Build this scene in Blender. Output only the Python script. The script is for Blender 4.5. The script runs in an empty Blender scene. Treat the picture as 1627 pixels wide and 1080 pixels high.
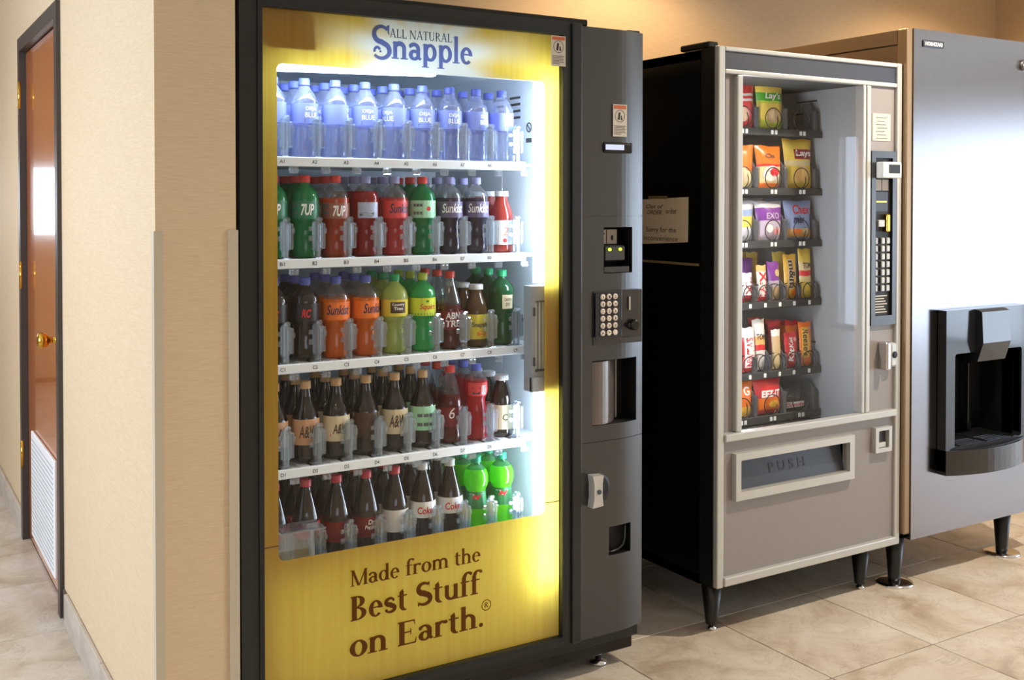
import bpy, bmesh, math, random
from mathutils import Vector, Matrix
random.seed(7)
SC = bpy.context.scene
COL = SC.collection
R = math.radians

# ---------------------------------------------------------------- camera
cam_d = bpy.data.cameras.new('camera'); cam = bpy.data.objects.new('camera', cam_d); COL.objects.link(cam)
cam.location = (0, 0, 1.38)
cam.rotation_euler = (R(90 - 1.03), 0, R(-31.366))
cam_d.sensor_width = 36; cam_d.lens = 1695.4 / 1627 * 36
cam_d.shift_y = (350.2 - 540) / 1627
cam_d.clip_start = .05
SC.camera = cam
# ---------------------------------------------------------------- world, exposure, daylight
SC.view_settings.view_transform = 'Standard'; SC.view_settings.look = 'None'
SC.view_settings.gamma = 1; SC.view_settings.use_curve_mapping = False
SC.view_settings.exposure = 0.2
SC.cycles.transparent_max_bounces = 32
SC.cycles.max_bounces = 10
SC.cycles.sample_clamp_indirect = 6
w = bpy.data.worlds.new('world'); SC.world = w; w.use_nodes = True
w.node_tree.nodes['Background'].inputs[0].default_value = (.75, .86, 1, 1)
w.node_tree.nodes['Background'].inputs[1].default_value = 1.0

def area(name, loc, rot, sx, sy, power, col):
    d = bpy.data.lights.new(name, 'AREA'); d.shape = 'RECTANGLE'; d.size = sx; d.size_y = sy
    d.energy = power; d.color = col
    o = bpy.data.objects.new(name, d); COL.objects.link(o); o.location = loc; o.rotation_euler = rot
    return o
# daylight entering through the glazed entrance (far right), the hall window and the side window
area('daylight_entrance', (9.2, -.4, 1.08), (0, R(90), 0), 2.1, 5.2, 175, (.68, .82, 1))
area('daylight_side_window', (-2.75, 3.1, 1.5), (0, R(-90), 0), 1.2, 2.2, 130, (.66, .81, 1))
area('daylight_hall_end', (-.45, 9.25, 1.38), (R(-90), 0, 0), 1.7, .62, 11, (.88, .93, 1))
area('daylight_front_window', (-.5, -3.75, 1.6), (R(90), 0, 0), 3.0, 1.3, 12, (.95, .95, 1))

# ---------------------------------------------------------------- helpers
def lin(c):
    c = c / 255.
    return c / 12.92 if c <= .04045 else ((c + .055) / 1.055) ** 2.4
def rgb(r, g, b): return (lin(r), lin(g), lin(b), 1)

MATS = {}
def mat(name, col=(200, 200, 200), rough=.5, metal=0, emit=0, coat=0, spec=.5, bump=None, var=None, trans=0, aniso=0):
    """bump=(scale,strength,(sx,sy,sz)) ; var=(scale, colour2, (sx,sy,sz))"""
    m = bpy.data.materials.new(name); m.use_nodes = True; MATS[name] = m
    nt = m.node_tree; b = nt.nodes['Principled BSDF']
    b.inputs['Base Color'].default_value = rgb(*col)
    b.inputs['Roughness'].default_value = rough; b.inputs['Metallic'].default_value = metal
    b.inputs['Specular IOR Level'].default_value = spec
    b.inputs['Coat Weight'].default_value = coat; b.inputs['Coat Roughness'].default_value = .05
    if aniso: b.inputs['Anisotropic'].default_value = aniso
    if emit:
        b.inputs['Emission Color'].default_value = rgb(*col); b.inputs['Emission Strength'].default_value = emit
    def tex(scale, sc, detail=4):
        tc = nt.nodes.new('ShaderNodeTexCoord'); mp = nt.nodes.new('ShaderNodeMapping')
        mp.inputs['Scale'].default_value = sc
        n = nt.nodes.new('ShaderNodeTexNoise'); n.inputs['Scale'].default_value = scale; n.inputs['Detail'].default_value = detail
        nt.links.new(tc.outputs['Object'], mp.inputs[0]); nt.links.new(mp.outputs[0], n.inputs['Vector'])
        return n
    if var:
        n = tex(var[0], var[2]); r = nt.nodes.new('ShaderNodeValToRGB')
        r.color_ramp.elements[0].position = .35; r.color_ramp.elements[1].position = .65
        r.color_ramp.elements[0].color = rgb(*col); r.color_ramp.elements[1].color = rgb(*var[1])
        nt.links.new(n.outputs['Fac'], r.inputs[0]); nt.links.new(r.outputs[0], b.inputs['Base Color'])
    if bump:
        n = tex(bump[0], bump[2]); bp = nt.nodes.new('ShaderNodeBump'); bp.inputs['Strength'].default_value = bump[1]; bp.inputs['Distance'].default_value = .002
        nt.links.new(n.outputs['Fac'], bp.inputs['Height']); nt.links.new(bp.outputs[0], b.inputs['Normal'])
    return m

def clear_mat(name, tint=(255, 255, 255), gloss=.35, body=.12, bodycol=(230, 240, 255), rough=.06, base=.04):
    """thin clear plastic or glass: see-through with a facing-dependent sheen"""
    m = bpy.data.materials.new(name); m.use_nodes = True; MATS[name] = m; nt = m.node_tree
    nt.nodes.remove(nt.nodes['Principled BSDF']); out = nt.nodes['Material Output']
    tr = nt.nodes.new('ShaderNodeBsdfTransparent'); tr.inputs[0].default_value = rgb(*tint)
    gl = nt.nodes.new('ShaderNodeBsdfGlossy'); gl.inputs['Roughness'].default_value = rough
    tl = nt.nodes.new('ShaderNodeBsdfTranslucent'); tl.inputs[0].default_value = rgb(*bodycol)
    df = nt.nodes.new('ShaderNodeBsdfDiffuse'); df.inputs[0].default_value = rgb(*bodycol)
    a = nt.nodes.new('ShaderNodeMixShader'); a.inputs[0].default_value = .5
    nt.links.new(tl.outputs[0], a.inputs[1]); nt.links.new(df.outputs[0], a.inputs[2])
    b = nt.nodes.new('ShaderNodeMixShader'); b.inputs[0].default_value = body
    nt.links.new(tr.outputs[0], b.inputs[1]); nt.links.new(a.outputs[0], b.inputs[2])
    lw = nt.nodes.new('ShaderNodeLayerWeight'); lw.inputs['Blend'].default_value = .3
    mr = nt.nodes.new('ShaderNodeMapRange'); mr.inputs['To Min'].default_value = base; mr.inputs['To Max'].default_value = gloss
    nt.links.new(lw.outputs['Facing'], mr.inputs['Value'])
    c = nt.nodes.new('ShaderNodeMixShader'); nt.links.new(mr.outputs[0], c.inputs[0])
    nt.links.new(b.outputs[0], c.inputs[1]); nt.links.new(gl.outputs[0], c.inputs[2])
    nt.links.new(c.outputs[0], out.inputs[0])
    return m

def liquid_mat(name, col, glow=.45, rough=.08):
    """coloured drink behind clear plastic: glossy skin, body that lets light through"""
    m = mat(name, col, rough, coat=.6); nt = m.node_tree; out = nt.nodes['Material Output']; b = nt.nodes['Principled BSDF']
    tl = nt.nodes.new('ShaderNodeBsdfTranslucent'); tl.inputs[0].default_value = rgb(*col)
    x = nt.nodes.new('ShaderNodeMixShader'); x.inputs[0].default_value = glow
    nt.links.new(b.outputs[0], x.inputs[1]); nt.links.new(tl.outputs[0], x.inputs[2]); nt.links.new(x.outputs[0], out.inputs[0])
    return m

def emit_mat(name, col, strength):
    m = bpy.data.materials.new(name); m.use_nodes = True; MATS[name] = m; nt = m.node_tree
    nt.nodes.remove(nt.nodes['Principled BSDF']); e = nt.nodes.new('ShaderNodeEmission')
    e.inputs[0].default_value = rgb(*col); e.inputs[1].default_value = strength
    nt.links.new(e.outputs[0], nt.nodes['Material Output'].inputs[0]); return m

class MB:
    def __init__(s): s.v = []; s.f = []; s.m = []; s.smooth = []
    def add(s, v, f, mi=0, smooth=False):
        o = len(s.v); s.v += [tuple(p) for p in v]; s.f += [tuple(i + o for i in q) for q in f]
        s.m += [mi] * len(f); s.smooth += [smooth] * len(f); return s
    def box(s, x0, x1, y0, y1, z0, z1, mi=0):
        return s.add([(x0, y0, z0), (x1, y0, z0), (x1, y1, z0), (x0, y1, z0), (x0, y0, z1), (x1, y0, z1), (x1, y1, z1), (x0, y1, z1)],
              [(0, 3, 2, 1), (4, 5, 6, 7), (0, 1, 5, 4), (1, 2, 6, 5), (2, 3, 7, 6), (3, 0, 4, 7)], mi)
    def bbox(s, x0, x1, y0, y1, z0, z1, b=.004, seg=2, mi=0):
        bm = bmesh.new(); bmesh.ops.create_cube(bm, size=1)
        for v in bm.verts: v.co = Vector(((x0 + x1) / 2 + v.co.x * (x1 - x0), (y0 + y1) / 2 + v.co.y * (y1 - y0), (z0 + z1) / 2 + v.co.z * (z1 - z0)))
        bmesh.ops.bevel(bm, geom=bm.edges[:], offset=b, segments=seg, affect='EDGES', profile=.5)
        bm.verts.ensure_lookup_table()
        s.add([v.co[:] for v in bm.verts], [[v.index for v in f.verts] for f in bm.faces], mi); bm.free(); return s
    def lathe(s, prof, seg=24, c=(0, 0, 0), axis='Z', mi=0, cap=True, smooth=True, mats=None):
        v = []; f = []
        for r, z in prof:
            for k in range(seg):
                a = 2 * math.pi * k / seg
                p = (r * math.cos(a), r * math.sin(a), z)
                if axis == 'Y': p = (p[0], p[2], -p[1])
                if axis == 'X': p = (p[2], p[0], p[1])
                v.append((c[0] + p[0], c[1] + p[1], c[2] + p[2]))
        n = len(prof); o = len(s.v); s.v += v
        for i in range(n - 1):
            for k in range(seg):
                a = i * seg + k; b = i * seg + (k + 1) % seg
                s.f.append((o + a, o + b, o + b + seg, o + a + seg)); s.m.append(mats[i] if mats else mi); s.smooth.append(smooth)
        if cap:
            s.f.append(tuple(o + k for k in reversed(range(seg)))); s.m.append(mats[0] if mats else mi); s.smooth.append(False)
            s.f.append(tuple(o + (n - 1) * seg + k for k in range(seg))); s.m.append(mats[-1] if mats else mi); s.smooth.append(False)
        return s
    def tube(s, pts, r, seg=6, mi=0, closed=False):
        pts = [Vector(p) for p in pts]; n = len(pts); o = len(s.v); prev = None
        for i, p in enumerate(pts):
            t = (pts[min(i + 1, n - 1)] - pts[max(i - 1, 0)])
            if closed: t = pts[(i + 1) % n] - pts[i - 1]
            t.normalize()
            if prev is None:
                up = Vector((0, 0, 1)) if abs(t.z) < .9 else Vector((1, 0, 0)); a = t.cross(up).normalized()
            else: a = (prev - t * prev.dot(t)).normalized()
            prev = a; b = t.cross(a)
            for k in range(seg):
                q = 2 * math.pi * k / seg; s.v.append(tuple(p + a * (r * math.cos(q)) + b * (r * math.sin(q))))
        for i in range(n if closed else n - 1):
            for k in range(seg):
                a = i * seg + k; b = i * seg + (k + 1) % seg; j = ((i + 1) % n) * seg
                s.f.append((o + a, o + b, o + j + (k + 1) % seg, o + j + k)); s.m.append(mi); s.smooth.append(True)
        if not closed:
            s.f.append(tuple(o + k for k in reversed(range(seg)))); s.f.append(tuple(o + (n - 1) * seg + k for k in range(seg)))
            s.m += [mi, mi]; s.smooth += [False, False]
        return s
    def prism(s, poly, a0, a1, axis='Z', mi=0, smooth=False):
        """poly in the two other axes (X,Y for Z; X,Z for Y; Y,Z for X)"""
        def P(u, w, t): return {'Z': (u, w, t), 'Y': (u, t, w), 'X': (t, u, w)}[axis]
        n = len(poly)
        v = [P(u, w_, a0) for u, w_ in poly] + [P(u, w_, a1) for u, w_ in poly]
        f = [(i, (i + 1) % n, n + (i + 1) % n, n + i) for i in range(n)]
        s.add(v, f, mi, smooth); s.add(v[:n], [tuple(reversed(range(n)))], mi); s.add(v[n:], [tuple(range(n))], mi)
        return s
    def frame(s, o, i, y0, y1, mi=0, rad=0, n=5):
        """upright rectangular ring in X,Z: o and i=(x0,x1,z0,z1); thickness y0..y1, inner corners rounded"""
        x0, x1, z0, z1 = i; X0, X1, Z0, Z1 = o; inn = []; out = []
        for (cx, cz, a0, ox, oz) in ((x1 - rad, z1 - rad, 0, X1, Z1), (x0 + rad, z1 - rad, 90, X0, Z1), (x0 + rad, z0 + rad, 180, X0, Z0), (x1 - rad, z0 + rad, 270, X1, Z0)):
            k = n if rad else 1
            for j in range(k):
                a = R(a0 + 90 * j / max(1, k - 1)); inn.append((cx + rad * math.cos(a), cz + rad * math.sin(a))); out.append((ox, oz))
        N = len(inn); v = [(p[0], y0, p[1]) for p in out] + [(p[0], y0, p[1]) for p in inn]
        two = y1 != y0
        if two: v += [(p[0], y1, p[1]) for p in out] + [(p[0], y1, p[1]) for p in inn]
        f = []
        for k in range(N):
            l = (k + 1) % N
            f.append((k, N + k, N + l, l) if out[k] != out[l] else (k, N + k, N + l))
            if two:
                f.append((2 * N + k, 2 * N + l, 3 * N + l, 3 * N + k) if out[k] != out[l] else (2 * N + k, 3 * N + l, 3 * N + k))
                f.append((N + k, 3 * N + k, 3 * N + l, N + l))
                if out[k] != out[l]: f.append((k, l, 2 * N + l, 2 * N + k))
        return s.add(v, f, mi)
    def mesh(s, name, mats):
        me = bpy.data.meshes.new(name); me.from_pydata(s.v, [], s.f)
        for m in (mats if isinstance(mats, (list, tuple)) else [mats]): me.materials.append(MATS[m] if isinstance(m, str) else m)
        me.polygons.foreach_set('material_index', s.m); me.polygons.foreach_set('use_smooth', s.smooth)
        me.validate(); me.update(); return me
    def build(s, name, mats, parent=None):
        o = bpy.data.objects.new(name, s.mesh(name, mats)); COL.objects.link(o)
        if parent is not None:
            o.parent = parent
            if parent.type == 'EMPTY': o.matrix_parent_inverse = Matrix.Translation(-parent.location)
        return o

def tag(o, label, cat, group=None):
    o['label'] = label; o['category'] = cat
    if group: o['group'] = group
    return o
def struct(o): o['kind'] = 'structure'; return o
def empty(name, loc):
    o = bpy.data.objects.new(name, None); o.empty_display_size = .1; COL.objects.link(o); o.location = loc; return o

# --- lettering: built-in font and a hand-built serif
_TX = {}
def sans(txt, bold=0, shear=0):
    k = (txt, bold, shear)
    if k not in _TX:
        c = bpy.data.curves.new('lettering', 'FONT'); c.body = txt; c.offset = bold; c.shear = shear; c.fill_mode = 'FRONT'; c.resolution_u = 3
        o = bpy.data.objects.new('lettering', c); COL.objects.link(o)
        dg = bpy.context.evaluated_depsgraph_get(); me = bpy.data.meshes.new_from_object(o.evaluated_get(dg))
        v = [(p.co.x, p.co.y) for p in me.vertices]; f = [tuple(p.vertices) for p in me.polygons]
        bpy.data.objects.remove(o); bpy.data.curves.remove(c); bpy.data.meshes.remove(me)
        if not v: v = [(0, 0), (1, 0), (1, 1)]; f = []
        x0 = min(p[0] for p in v); y0 = 0
        _TX[k] = ([(p[0] - x0, p[1] - y0) for p in v], f)
    return _TX[k]

def serif(txt, W=.1, T=.045, TH=1):
    V = []; F = []; pen = 0
    def poly(p): o = len(V); V.extend([(x + pen, y) for x, y in p]); F.append(tuple(range(o, o + len(p))))
    def rect(x0, x1, y0, y1): poly([(x0, y0), (x1, y0), (x1, y1), (x0, y1)])
    def ring(cx, cy, rx, ry, tv, th, a0=0, a1=360, n=24):
        for k in range(n):
            a = R(a0 + (a1 - a0) * k / n); b = R(a0 + (a1 - a0) * (k + 1) / n)
            P = lambda t, q: (cx + (rx - q * tv) * math.cos(t), cy + (ry - q * th * TH) * math.sin(t))
            poly([P(a, 0), P(b, 0), P(b, 1), P(a, 1)])
    def dot(x, y, r): poly([(x + r * math.cos(R(30 * k)), y + r * math.sin(R(30 * k))) for k in range(12)])
    S = .036
    def st(x, y0, y1, w=None): w = w or W; rect(x - w / 2, x + w / 2, y0, y1)
    def sf(x, y, l=.055, r=.055, w=None):
        w = w or W; rect(x - w / 2 - l, x + w / 2 + r, y, y + S)
    def flag(x, y): poly([(x - W / 2 - .07, y - .05), (x, y - .05), (x + W / 2, y), (x + W / 2 - .03, y)])
    def spine(cx, lo, hi, rx, w0, w1):
        m = (lo + hi) / 2; r1 = (hi - m) / 2 - w1 * .2; r2 = (m - lo) / 2 - w1 * .2; P = []
        for k in range(15): a = R(35 + 235 * k / 14); P.append((cx + rx * .88 * math.cos(a), hi - r1 - w1 * .3 + r1 * math.sin(a)))
        for k in range(1, 15): a = R(90 - 235 * k / 14); P.append((cx + rx * math.cos(a), lo + r2 + w1 * .3 + r2 * math.sin(a)))
        n = len(P)
        for k in range(n - 1):
            def off(i):
                a = P[max(0, i - 1)]; b = P[min(n - 1, i + 1)]; dx, dy = b[0] - a[0], b[1] - a[1]; l = math.hypot(dx, dy)
                u = i / (n - 1); ww = (w0 + (w1 - w0) * math.sin(math.pi * u) ** 1.5) / 2
                return (-dy / l * ww, dx / l * ww)
            o1 = off(k); o2 = off(k + 1)
            poly([(P[k][0] + o1[0], P[k][1] + o1[1]), (P[k][0] - o1[0], P[k][1] - o1[1]), (P[k + 1][0] - o2[0], P[k + 1][1] - o2[1]), (P[k + 1][0] + o2[0], P[k + 1][1] + o2[1])])
        return P
    def diag(xa, ya, xb, yb, w): poly([(xa - w / 2, ya), (xa + w / 2, ya), (xb + w / 2, yb), (xb - w / 2, yb)])
    for c in txt:
        adv = .5
        if c in 'nhm':
            H = .72 if c == 'h' else .45; st(.11, 0, H); sf(.11, 0); flag(.11, H)
            for k in range(2 if c == 'm' else 1):
                x0 = .11 + .29 * k; x1 = x0 + .29; ring((x0 + x1) / 2, .28, (x1 - x0) / 2 + W / 2, .185, W, .075, 0, 150, 12); st(x1, 0, .29); sf(x1, 0)
            adv = .53 + (.29 if c == 'm' else 0)
        elif c == 'u':
            st(.11, .16, .45); st(.4, 0, .45); ring(.255, .17, .145 + W / 2, .18, W, .075, 180, 350, 12); flag(.11, .45); flag(.4, .45); sf(.4, 0, -W / 2, .06); adv = .53
        elif c == 'r':
            st(.11, 0, .45); sf(.11, 0); flag(.11, .45); ring(.24, .3, .16, .16, W * .9, .07, 35, 150, 10); dot(.345, .4, .055); adv = .4
        elif c == 'd':
            ring(.23, .22, .215, .235, W, .05); st(.395, 0, .72); flag(.395, .72); sf(.395, 0, -W / 2, .06); adv = .52
        elif c == 'p':
            ring(.275, .225, .215, .235, W, .05); st(.11, -.24, .45); flag(.11, .45); sf(.11, -.24); adv = .52
        elif c == 'e':
            ring(.225, .22, .21, .235, W, .05, 0, 318, 24); rect(.05, .425, .235, .275); adv = .46
        elif c == 'o': ring(.245, .22, .235, .235, W * 1.05, .05); adv = .5
        elif c == 'a':
            ring(.19, .31, .165 + W / 4, .15, W, .06, 0, 150, 12); st(.33, .04, .32); ring(.2, .135, .18, .145, W, .05, 40, 330, 20); poly([(.28, .06), (.38, 0), (.45, .05), (.4, .08)]); dot(.075, .36, .05); adv = .455
        elif c == 't':
            st(.15, .08, .55); poly([(.1, .55), (.2, .62), (.2, .5)]); rect(.03, .32, .405, .45); ring(.245, .1, .145, .115, W, .06, 180, 300, 10); adv = .35
        elif c == 'f':
            st(.14, 0, .57); sf(.14, 0); rect(.03, .32, .405, .45); ring(.275, .56, .185, .165, W, .065, 45, 180, 12); dot(.37, .655, .05); adv = .34
        elif c == 'l': st(.11, 0, .72); sf(.11, 0); flag(.11, .72); adv = .24
        elif c == 's': P = spine(.2, -.012, .462, .14, W * .45, W * 1.05); dot(P[0][0], P[0][1] - .02, .04); dot(P[-1][0], P[-1][1] + .02, .045); adv = .4
        elif c == 'S':
            P = spine(.26, -.015, .7, .2, W * .5, W * 1.25); poly([(P[0][0] - .02, P[0][1] + .09), (P[0][0] + .035, P[0][1] + .09), (P[0][0] + .035, P[0][1] - .09)]); poly([(P[-1][0] + .02, P[-1][1] - .09), (P[-1][0] - .03, P[-1][1] - .1), (P[-1][0] - .035, P[-1][1] + .09)]); adv = .53
        elif c == '$':   # the curled initial of the large logo
            P = spine(.33, -.06, .98, .26, W * .7, W * 1.25); poly([(P[0][0] - .03, P[0][1] + .12), (P[0][0] + .07, P[0][1] + .16), (P[0][0] + .06, P[0][1] - .16), (P[0][0] + .02, P[0][1] - .1)])
            ring(.2, .2, .125, .15, W * .6, .05, 20, 200, 14); dot(.3, .19, .035); adv = .66
        elif c == 'B':
            st(.14, 0, .68, W * 1.1); rect(.03, .2, 0, S); rect(.03, .2, .68 - S, .68); ring(.22, .515, .23, .165, W * 1.1, .04, -90, 90, 14); ring(.22, .18, .28, .18, W * 1.1, .04, -90, 90, 14)
            rect(.14, .23, .64, .68); rect(.14, .23, .325, .365); rect(.14, .23, 0, .04); adv = .55
        elif c == 'E':
            st(.14, 0, .68, W * 1.1); rect(.03, .2, 0, S); rect(.03, .5, .64, .68); rect(.03, .53, 0, .04); rect(.14, .4, .335, .375); poly([(.5, .68), (.46, .68), (.49, .53), (.51, .53)]); poly([(.53, 0), (.48, 0), (.53, .16), (.55, .16)]); rect(.37, .4, .27, .44); adv = .58
        elif c == 'M':
            st(.11, 0, .68, T); sf(.11, 0, w=T); st(.68, 0, .68, W); sf(.68, 0); diag(.12, .68, .38, 0, W * .95); diag(.68, .68, .4, 0, T); rect(.03, .16, .68 - S, .68); rect(.64, .77, .68 - S, .68); adv = .8
        elif c == 'A':
            diag(.3, .69, .08, 0, T); diag(.3, .69, .52, 0, W); rect(.15, .45, .22, .26); sf(.08, 0, w=T); sf(.52, 0); adv = .62
        elif c == 'L': st(.13, 0, .68); sf(.13, 0); sf(.13, .68 - S); rect(.1, .46, 0, .06); poly([(.40, 0), (.46, 0), (.48, .2), (.45, .2)]); adv = .5
        elif c == 'N': st(.1, 0, .68, T); st(.56, 0, .68, T); diag(.11, .68, .53, 0, W); sf(.1, 0, w=T); sf(.56, .68 - S, w=T); rect(.02, .14, .68 - S, .68); adv = .68
        elif c == 'T': st(.27, 0, .68); sf(.27, 0); rect(.03, .51, .64, .68); rect(.03, .06, .52, .66); rect(.48, .51, .52, .66); adv = .55
        elif c == 'U': st(.12, .2, .68); st(.5, .2, .68, T); ring(.3, .22, .23, .235, W * .8, .06, 180, 360, 14); sf(.12, .68 - S); sf(.5, .68 - S, w=T); adv = .62
        elif c == 'R':
            st(.13, 0, .68); sf(.13, 0); rect(.03, .2, .68 - S, .68); ring(.22, .51, .22, .17, W, .04, -90, 90, 14); rect(.14, .23, .64, .68); rect(.14, .23, .34, .38); diag(.24, .35, .5, 0, W * .9); sf(.5, 0, 0, .05); adv = .58
        elif c == '.': dot(.1, .055, .065); adv = .22
        elif c == '\u00ae':
            ring(.3, .35, .3, .33, .05, .05); k = len(V); p0 = pen
            st(.22, .2, .52, .06); ring(.26, .44, .13, .085, .06, .04, -90, 90, 10); rect(.2, .27, .49, .525); rect(.2, .27, .355, .385); diag(.27, .37, .4, .2, .07); adv = .6
        elif c == ' ': adv = .24
        pen += adv
    return V, F, pen

def merged(vf, cell=.006):
    """one layer of ink: the union of overlapping strokes, cut into thin rows"""
    v, f = vf[0], vf[1]; ya = min(p[1] for p in v); yb = max(p[1] for p in v); n = int((yb - ya) / cell) + 1; V = []; F = []
    rows = [[] for _ in range(n)]
    for q in f:
        P = [v[i] for i in q]; lo = min(p[1] for p in P); hi = max(p[1] for p in P)
        for r in range(max(0, int((lo - ya) / cell - .5)), min(n, int((hi - ya) / cell + 1.5))):
            y = ya + (r + .5) * cell; xs = []
            for a, b in zip(P, P[1:] + P[:1]):
                if (a[1] <= y) != (b[1] <= y): xs.append(a[0] + (y - a[1]) / (b[1] - a[1]) * (b[0] - a[0]))
            xs.sort(); rows[r] += [(xs[k], xs[k + 1]) for k in range(0, len(xs) - 1, 2)]
    for r, iv in enumerate(rows):
        iv.sort(); out = []
        for a, b in iv:
            if out and a <= out[-1][1] + 1e-6: out[-1][1] = max(out[-1][1], b)
            else: out.append([a, b])
        y = ya + r * cell
        for a, b in out:
            o = len(V); V += [(a, y), (b, y), (b, y + cell), (a, y + cell)]; F.append((o, o + 1, o + 2, o + 3))
    return V, F

def text_front(name, vf, x0, x1, zb, y, h=None, mats='print_dark', parent=None, slant=0, zfun=None):
    """flat lettering on a surface facing -Y, fitted between x0 and x1 with its baseline at zb"""
    v, f = vf[0], vf[1]; xa = min(p[0] for p in v); xb = max(p[0] for p in v); s = (x1 - x0) / (xb - xa); sy = (h if h else s)
    m = MB(); m.add([(x0 + (p[0] - xa) * s, y, zb + p[1] * sy) for p in v], f)
    return m.build(name, mats, parent)

def text_wrap(vf, rad, zb, height, ang=0, width=None):
    """lettering wrapped round a bottle"""
    v, f = vf; xa = min(p[0] for p in v); xb = max(p[0] for p in v); ya = min(p[1] for p in v); yb = max(p[1] for p in v)
    sy = height / (yb - ya); sx = width / (xb - xa) if width else sy; c = (xa + xb) / 2; out = []
    for x, y in v:
        a = (x - c) * sx / rad + ang; out.append((rad * math.sin(a), -rad * math.cos(a), zb + (y - ya) * sy))
    return MB().add(out, f)

# ---------------------------------------------------------------- materials
mat('wallpaper', (220, 196, 162), .62, bump=(60, .2, (1, 1, 14)), var=(40, (211, 185, 149), (.6, .6, 12)))
mat('ceiling_paint', (235, 230, 220), .8)
mat('grout', (92, 82, 70), .9)
def tile_mat():
    m = mat('floor_tile', (205, 190, 168), .32, bump=(7, .12, (1, 1, 1))); nt = m.node_tree; b = nt.nodes['Principled BSDF']
    tc = nt.nodes.new('ShaderNodeTexCoord'); oi = nt.nodes.new('ShaderNodeObjectInfo'); ad = nt.nodes.new('ShaderNodeVectorMath'); ad.operation = 'MULTIPLY_ADD'
    ad.inputs[1].default_value = (1, 1, 1)
    sc = nt.nodes.new('ShaderNodeVectorMath'); sc.operation = 'SCALE'; sc.inputs['Scale'].default_value = 40
    cb = nt.nodes.new('ShaderNodeCombineXYZ'); nt.links.new(oi.outputs['Random'], cb.inputs[0]); nt.links.new(oi.outputs['Random'], cb.inputs[1])
    nt.links.new(cb.outputs[0], sc.inputs[0]); nt.links.new(tc.outputs['Object'], ad.inputs[0]); nt.links.new(sc.outputs[0], ad.inputs[2])
    n1 = nt.nodes.new('ShaderNodeTexNoise'); n1.inputs['Scale'].default_value = 4; n1.inputs['Detail'].default_value = 8; n1.inputs['Roughness'].default_value = .62; n1.inputs['Distortion'].default_value = .7
    nt.links.new(ad.outputs[0], n1.inputs['Vector'])
    r = nt.nodes.new('ShaderNodeValToRGB'); e = r.color_ramp.elements
    e[0].position = .34; e[0].color = rgb(178, 160, 138); e[1].position = .62; e[1].color = rgb(217, 207, 193)
    x = e.new(.47); x.color = rgb(205, 191, 172)
    nt.links.new(n1.outputs['Fac'], r.inputs[0])
    n2 = nt.nodes.new('ShaderNodeTexNoise'); n2.inputs['Scale'].default_value = 4.5; n2.inputs['Detail'].default_value = 9; n2.inputs['Roughness'].default_value = .7; n2.inputs['Distortion'].default_value = 1.6
    nt.links.new(ad.outputs[0], n2.inputs['Vector'])
    r2 = nt.nodes.new('ShaderNodeValToRGB'); q = r2.color_ramp.elements
    q[0].position = .485; q[0].color = (0, 0, 0, 1); q[1].position = .515; q[1].color = (0, 0, 0, 1); y = q.new(.5); y.color = (.34, .34, .34, 1)
    nt.links.new(n2.outputs['Fac'], r2.inputs[0])
    mx = nt.nodes.new('ShaderNodeMix'); mx.data_type = 'RGBA'; mx.inputs['B'].default_value = rgb(128, 108, 86)
    nt.links.new(r2.outputs[0], mx.inputs['Factor']); nt.links.new(r.outputs[0], mx.inputs['A']); nt.links.new(mx.outputs['Result'], b.inputs['Base Color'])
tile_mat()
mat('baseboard_tile', (196, 184, 170), .4, var=(6, (176, 162, 148), (1, 1, 3)), bump=(9, .15, (1, 1, 1)))
mat('corner_guard', (196, 184, 162), .45)
mat('door_wood', (196, 112, 52), .22, coat=.7, var=(14, (176, 92, 42), (6, 6, .5)))
mat('door_frame_paint', (66, 58, 54), .4)
mat('brass', (214, 168, 70), .18, metal=1)
mat('white_grille', (236, 236, 236), .5)
mat('grille_hole', (186, 188, 192), .8)
mat('black_metal', (20, 20, 21), .38)
mat('black_gloss', (10, 10, 11), .22)
mat('frame_dark', (30, 32, 31), .34)
mat('gasket', (18, 20, 20), .6)
mat('column_plastic', (30, 32, 36), .25, spec=1.0, bump=(900, .1, (1, 1, 1)))
mat('dark_recess', (16, 16, 18), .5)
mat('print_dark', (40, 38, 36), .6)
mat('print_brown', (104, 62, 10), .55)
mat('print_white', (240, 240, 238), .5)
mat('logo_blue', (112, 124, 190), .5)
mat('logo_navy', (44, 54, 88), .5)
mat('sticker', (206, 196, 180), .5)
mat('sticker_orange', (196, 96, 52), .5)
mat('paper', (244, 222, 190), .8)
mat('tape', (150, 126, 90), .3)
mat('liner', (214, 224, 230), .45)
mat('shelf_white', (226, 232, 234), .4)
mat('slot_dark', (58, 62, 62), .6)
mat('rail_grey', (150, 158, 164), .45)
mat('steel', (147, 145, 148), .2, metal=1, bump=(30, .02, (.3, 1, 60)))
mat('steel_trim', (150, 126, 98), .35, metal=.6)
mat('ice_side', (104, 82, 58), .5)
mat('chrome', (220, 220, 224), .12, metal=1)
mat('silver_trim', (194, 194, 190), .34, metal=.35)
mat('taupe_panel', (146, 140, 137), .42, metal=.15)
mat('navy_band', (52, 56, 70), .4)
mat('tray_dark', (44, 46, 48), .45)
mat('divider_grey', (74, 77, 82), .4)
mat('coil_wire', (70, 70, 72), .25, metal=.8)
mat('inner_grey', (160, 164, 168), .5)
mat('inner_dark', (60, 64, 66), .6)
mat('key_cream', (226, 212, 196), .45)
mat('key_silver', (176, 174, 168), .35, metal=.4)
mat('dispenser_black', (28, 29, 32), .16, coat=.4)
mat('tag_white', (226, 228, 224), .5)
mat('grey_flap', (52, 56, 64), .35)
emit_mat('lcd', (205, 210, 240), 1.1)
emit_mat('led_green', (190, 240, 60), 2.5)
emit_mat('lamp_tube', (214, 233, 255), 36)
emit_mat('lamp_panel', (240, 250, 235), .95)
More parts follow.
